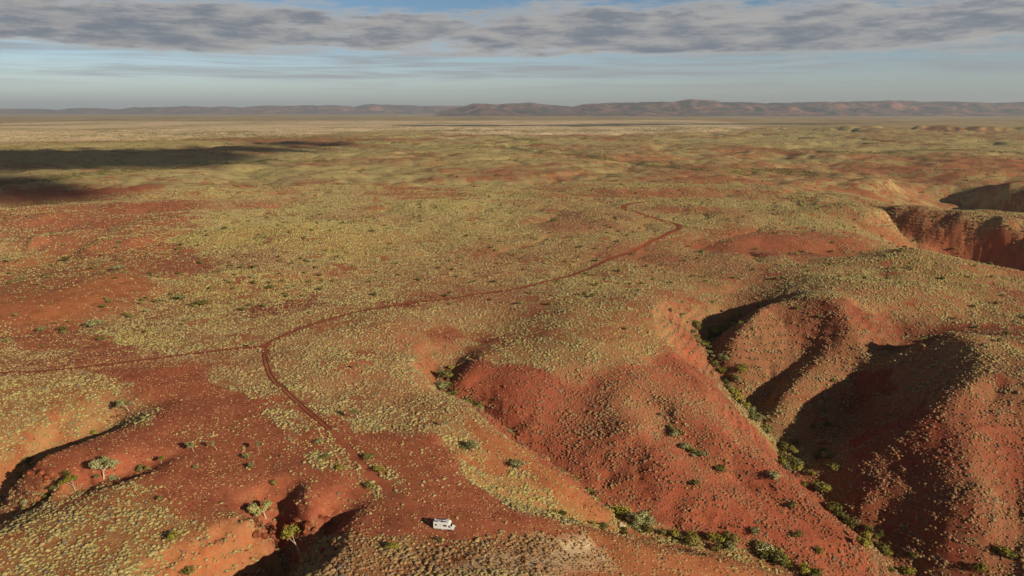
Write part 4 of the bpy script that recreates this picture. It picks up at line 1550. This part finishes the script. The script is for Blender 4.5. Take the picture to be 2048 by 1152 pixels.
def rock(px, py, size, label, group=None, pale=False):
    size *= 1.0 if pale else 0.66
    p = hit(px, py)
    o = link('boulder', ROCKS_P[0] if pale else random.choice(ROCKS))
    o.location = (p[0], p[1], p[2] + size * 0.1)
    o.rotation_euler = (random.uniform(-0.3, 0.3), random.uniform(-0.3, 0.3), random.uniform(0, 6.28))
    o.scale = (size * random.uniform(0.8, 1.3), size * random.uniform(0.7, 1.1), size * random.uniform(0.6, 1.1))
    if group:
        label = ('large ' if size > 1.2 else ('middling ' if size > 0.85 else 'small ')) + label
    tag(o, label, 'rock', group)


for q in [(590, 1040), (604, 1046), (618, 1050), (575, 1050), (560, 1062), (545, 1070), (530, 1072), (515, 1070), (598, 1060), (640, 1034), (655, 1040), (570, 1072), (628, 1058), (585, 1068), (612, 1062)]:
    rock(q[0] + random.uniform(-3, 3), q[1], random.uniform(1.1, 2.6), 'orange red rock broken from the sunlit cliff at the head of the dark canyon', 'rocks of the canyon cliff')
for q in [(672, 1098), (680, 1088), (650, 1112), (700, 1078), (645, 1100), (665, 1090)]:
    rock(q[0], q[1], random.uniform(0.7, 1.4), 'dark red rock on the near lip of the dark canyon', 'rocks on the near canyon lip')
for q in [(60, 930), (70, 938), (84, 946), (96, 953), (108, 958), (58, 945), (75, 950), (92, 962), (118, 960)]:
    rock(q[0], q[1], random.uniform(1.0, 2.4), 'red rock crowning the tip of the spur between the two lower left gullies', 'rocks of the left spur')
for q in [(240, 812), (232, 822), (225, 835), (248, 804), (215, 842), (238, 832)]:
    rock(q[0], q[1], random.uniform(0.9, 1.9), 'shaded rock in the broken head of the left gully', 'rocks at the left gully head')
for q in [(300, 828), (318, 833), (330, 836), (350, 838), (420, 836), (480, 832)]:
    rock(q[0], q[1], random.uniform(0.6, 1.3), 'rock on the thin ledge crossing the red plateau', 'rocks on the plateau ledge')
for q in [(888, 770), (895, 762), (903, 780), (890, 785), (882, 758)]:
    rock(q[0], q[1], random.uniform(1.0, 2.2), 'rust red rock at the head of the central gully', 'rocks at the central gully head')
for q in [(1640, 465), (1652, 467), (1690, 466), (1705, 468), (1712, 462), (1630, 462)]:
    rock(q[0], q[1], random.uniform(1.5, 3.0), 'dark rock of the broken ledge on the distant red rise at right', 'rocks of the far ledge')
rock(1240, 1049, 1.5, 'pale cream boulder at the tip of the orange bank', None, True)
rock(1247, 1053, 1.1, 'smaller cream boulder just below the one at the tip of the orange bank', None, True)

# ------------------------------------------------------------------ the motorhome
M_WHITE = simple_mat('white_paint', (0.80, 0.79, 0.74), 0.35, spec=0.5, grime=0.10, scale=1.2)
M_GLASS = simple_mat('dark_glass', (0.018, 0.02, 0.022), 0.08, spec=0.6, grime=0.1)
M_RUBBER = simple_mat('rubber', (0.02, 0.02, 0.02), 0.9, grime=0.3)
M_STEEL = simple_mat('wheel_steel', (0.55, 0.54, 0.5), 0.4, 0.6)
M_DARK = simple_mat('dark_plastic', (0.035, 0.035, 0.035), 0.6)
M_PANEL = simple_mat('solar_cells', (0.02, 0.025, 0.05), 0.15, spec=0.6)
M_LAMP = simple_mat('lamp_glass', (0.6, 0.62, 0.62), 0.1, spec=0.6)
M_AMBER = simple_mat('tail_lamp', (0.45, 0.05, 0.03), 0.2, spec=0.5)
M_GREYP = simple_mat('grey_plastic', (0.30, 0.30, 0.29), 0.6)


def bx(name, parent, mat, x0, x1, y0, y1, z0, z1, bev=0.0):
    bm = bmesh.new()
    bmesh.ops.create_cube(bm, size=1.0, matrix=Matrix.Translation(((x0 + x1) / 2, (y0 + y1) / 2, (z0 + z1) / 2)) @ Matrix.Diagonal((x1 - x0, y1 - y0, z1 - z0, 1)))
    if bev:
        bmesh.ops.bevel(bm, geom=bm.edges[:], offset=bev, segments=2, affect='EDGES')
    return link(name, bm_mesh(bm, name, False), mat, parent)


def prism(name, parent, mat, prof, y0, y1, bev=0.0):
    bm = bmesh.new()
    a = [bm.verts.new((p_[0], y0, p_[1])) for p_ in prof]
    b = [bm.verts.new((p_[0], y1, p_[1])) for p_ in prof]
    bm.faces.new(a)
    bm.faces.new(b[::-1])
    for i in range(len(prof)):
        j = (i + 1) % len(prof)
        bm.faces.new((a[i], b[i], b[j], a[j]))
    bmesh.ops.recalc_face_normals(bm, faces=bm.faces)
    if bev:
        bmesh.ops.bevel(bm, geom=bm.edges[:], offset=bev, segments=2, affect='EDGES')
    return link(name, bm_mesh(bm, name, False), mat, parent)


def quad_slab(name, parent, mat, P, thick):
    """a thin pane whose four corners lie on a sloping face"""
    P = [Vector(p_) for p_ in P]
    n_ = (P[1] - P[0]).cross(P[2] - P[0]).normalized()
    bm = bmesh.new()
    a = [bm.verts.new(p_) for p_ in P]
    b = [bm.verts.new(p_ + n_ * thick) for p_ in P]
    bm.faces.new(a[::-1])
    bm.faces.new(b)
    for i in range(4):
        j = (i + 1) % 4
        bm.faces.new((a[i], a[j], b[j], b[i]))
    return link(name, bm_mesh(bm, name, False), mat, parent)


vp = hit(888, 1058)
van = bpy.data.objects.new('motorhome', None)
COL.objects.link(van)
van.location = (vp[0], vp[1], vp[2] + 0.02)
van.scale = (0.92, 0.92, 0.92)
van.rotation_euler = (0, 0, R(-9))
tag(van, 'white coachbuilt motorhome with dark side windows parked alone on bare red ground', 'motorhome')
W2 = 1.12
bx('chassis', van, M_DARK, -3.0, 2.9, -0.85, 0.85, 0.38, 0.62)
body = prism('body', van, M_WHITE, [(-3.3, 0.62), (1.35, 0.62), (1.35, 2.02), (2.35, 2.16), (2.42, 2.42), (1.75, 2.98), (1.2, 3.02), (-3.3, 2.98)], -W2, W2, 0.06)
cab = prism('cab', van, M_WHITE, [(1.36, 0.5), (3.42, 0.5), (3.5, 0.95), (3.3, 1.22), (2.72, 1.34), (2.05, 2.06), (1.36, 2.0)], -0.95, 0.95, 0.05)
ws = quad_slab('windscreen', van, M_GLASS, [(2.74, -0.80, 1.42), (2.74, 0.80, 1.42), (2.16, 0.74, 2.01), (2.16, -0.74, 2.01)], 0.05)
for s_ in (-1, 1):
    y_ = s_ * 0.955
    sl_ = prism('side_window', cab, M_GLASS, [(1.66, 1.32), (2.56, 1.32), (2.12, 1.86), (1.66, 1.86)], min(y_, y_ + s_ * 0.02), max(y_, y_ + s_ * 0.02))
    mr = bx('mirror', cab, M_DARK, 2.34, 2.48, s_ * 1.10 - 0.1, s_ * 1.10 + 0.1, 1.40, 1.72, 0.02)
    hl = bx('headlight', cab, M_LAMP, 3.36, 3.50, s_ * 0.72 - 0.16, s_ * 0.72 + 0.16, 0.90, 1.06, 0.02)
    tl = bx('tail_light', body, M_AMBER, -3.33, -3.28, s_ * 0.95 - 0.07, s_ * 0.95 + 0.07, 0.75, 1.10, 0.01)
    bx('side_skirt', body, M_GREYP, -3.1, 1.2, s_ * (W2 - 0.05) - 0.03, s_ * (W2 - 0.05) + 0.03, 0.46, 0.64)
bx('grille', cab, M_DARK, 3.47, 3.52, -0.5, 0.5, 0.66, 0.92)
bx('bumper', van, M_GREYP, 3.3, 3.60, -0.98, 0.98, 0.36, 0.58, 0.04)
for (x0_, x1_, z0_, z1_) in ((-2.7, -2.05, 1.72, 2.16), (0.0, 1.15, 1.62, 2.14)):
    wn = bx('window', body, M_GLASS, x0_, x1_, -W2 - 0.025, -W2 + 0.01, z0_, z1_, 0.01)
    bx('frame', wn, M_GREYP, x0_ - 0.05, x1_ + 0.05, -W2 - 0.012, -W2 + 0.01, z0_ - 0.05, z1_ + 0.05)
bx('hatch', body, M_GREYP, -1.15, -0.8, -W2 - 0.02, -W2 + 0.01, 1.78, 2.10, 0.01)
bx('locker_door', body, M_WHITE, -0.9, -0.1, -W2 - 0.018, -W2 + 0.01, 0.72, 1.22, 0.01)
bx('step', body, M_WHITE, -0.55, 0.15, -W2 - 0.16, -W2 + 0.2, 0.34, 0.44, 0.01)
wn = bx('window', body, M_GLASS, -2.4, -1.4, W2 - 0.01, W2 + 0.025, 1.6, 2.15, 0.01)
dr = bx('door', body, M_WHITE, -0.4, 0.3, W2 - 0.01, W2 + 0.02, 0.7, 2.5, 0.01)
bx('handle', dr, M_DARK, -0.33, -0.22, W2 + 0.02, W2 + 0.06, 1.5, 1.56)
wn = bx('window', body, M_GLASS, -3.325, -3.28, -0.6, 0.6, 1.8, 2.3, 0.01)
bx('awning', body, M_GREYP, -2.6, 1.0, W2, W2 + 0.16, 2.72, 2.90, 0.03)
for (x0_, x1_, y0_, y1_) in ((-3.0, -1.75, -0.95, -0.45), (-0.75, 0.85, -0.95, -0.40), (-2.6, 0.6, 0.45, 0.95)):
    bx('solar_panel', body, M_PANEL, x0_, x1_, y0_, y1_, 3.03, 3.08)
bx('roof_vent', body, M_GREYP, -1.45, -0.95, -0.3, 0.2, 3.0, 3.12, 0.03)
bx('air_conditioner', body, M_WHITE, -0.35, 0.5, -0.32, 0.32, 3.0, 3.2, 0.05)
bm = bmesh.new()
bmesh.ops.create_cone(bm, cap_ends=True, segments=20, radius1=0.37, radius2=0.37, depth=0.26, matrix=Matrix.Rotation(math.pi / 2, 4, 'X'))
bmesh.ops.bevel(bm, geom=[e for e in bm.edges if len(e.link_faces) == 2 and e.calc_face_angle() > 1], offset=0.05, segments=2, affect='EDGES')
tyre_me = bm_mesh(bm, 'tyre')
tyre_me.materials.append(M_RUBBER)
bm = bmesh.new()
bmesh.ops.create_cone(bm, cap_ends=True, segments=16, radius1=0.21, radius2=0.17, depth=0.30, matrix=Matrix.Rotation(math.pi / 2, 4, 'X'))
rim_me = bm_mesh(bm, 'rim', False)
rim_me.materials.append(M_STEEL)
for wx_ in (-1.75, 2.55):
    for s_ in (-1, 1):
        wr = bpy.data.objects.new('wheel', None)
        COL.objects.link(wr)
        wr.parent = van
        wr.location = (wx_, s_ * 0.86, 0.36)
        link('tyre', tyre_me, None, wr)
        link('rim', rim_me, None, wr)
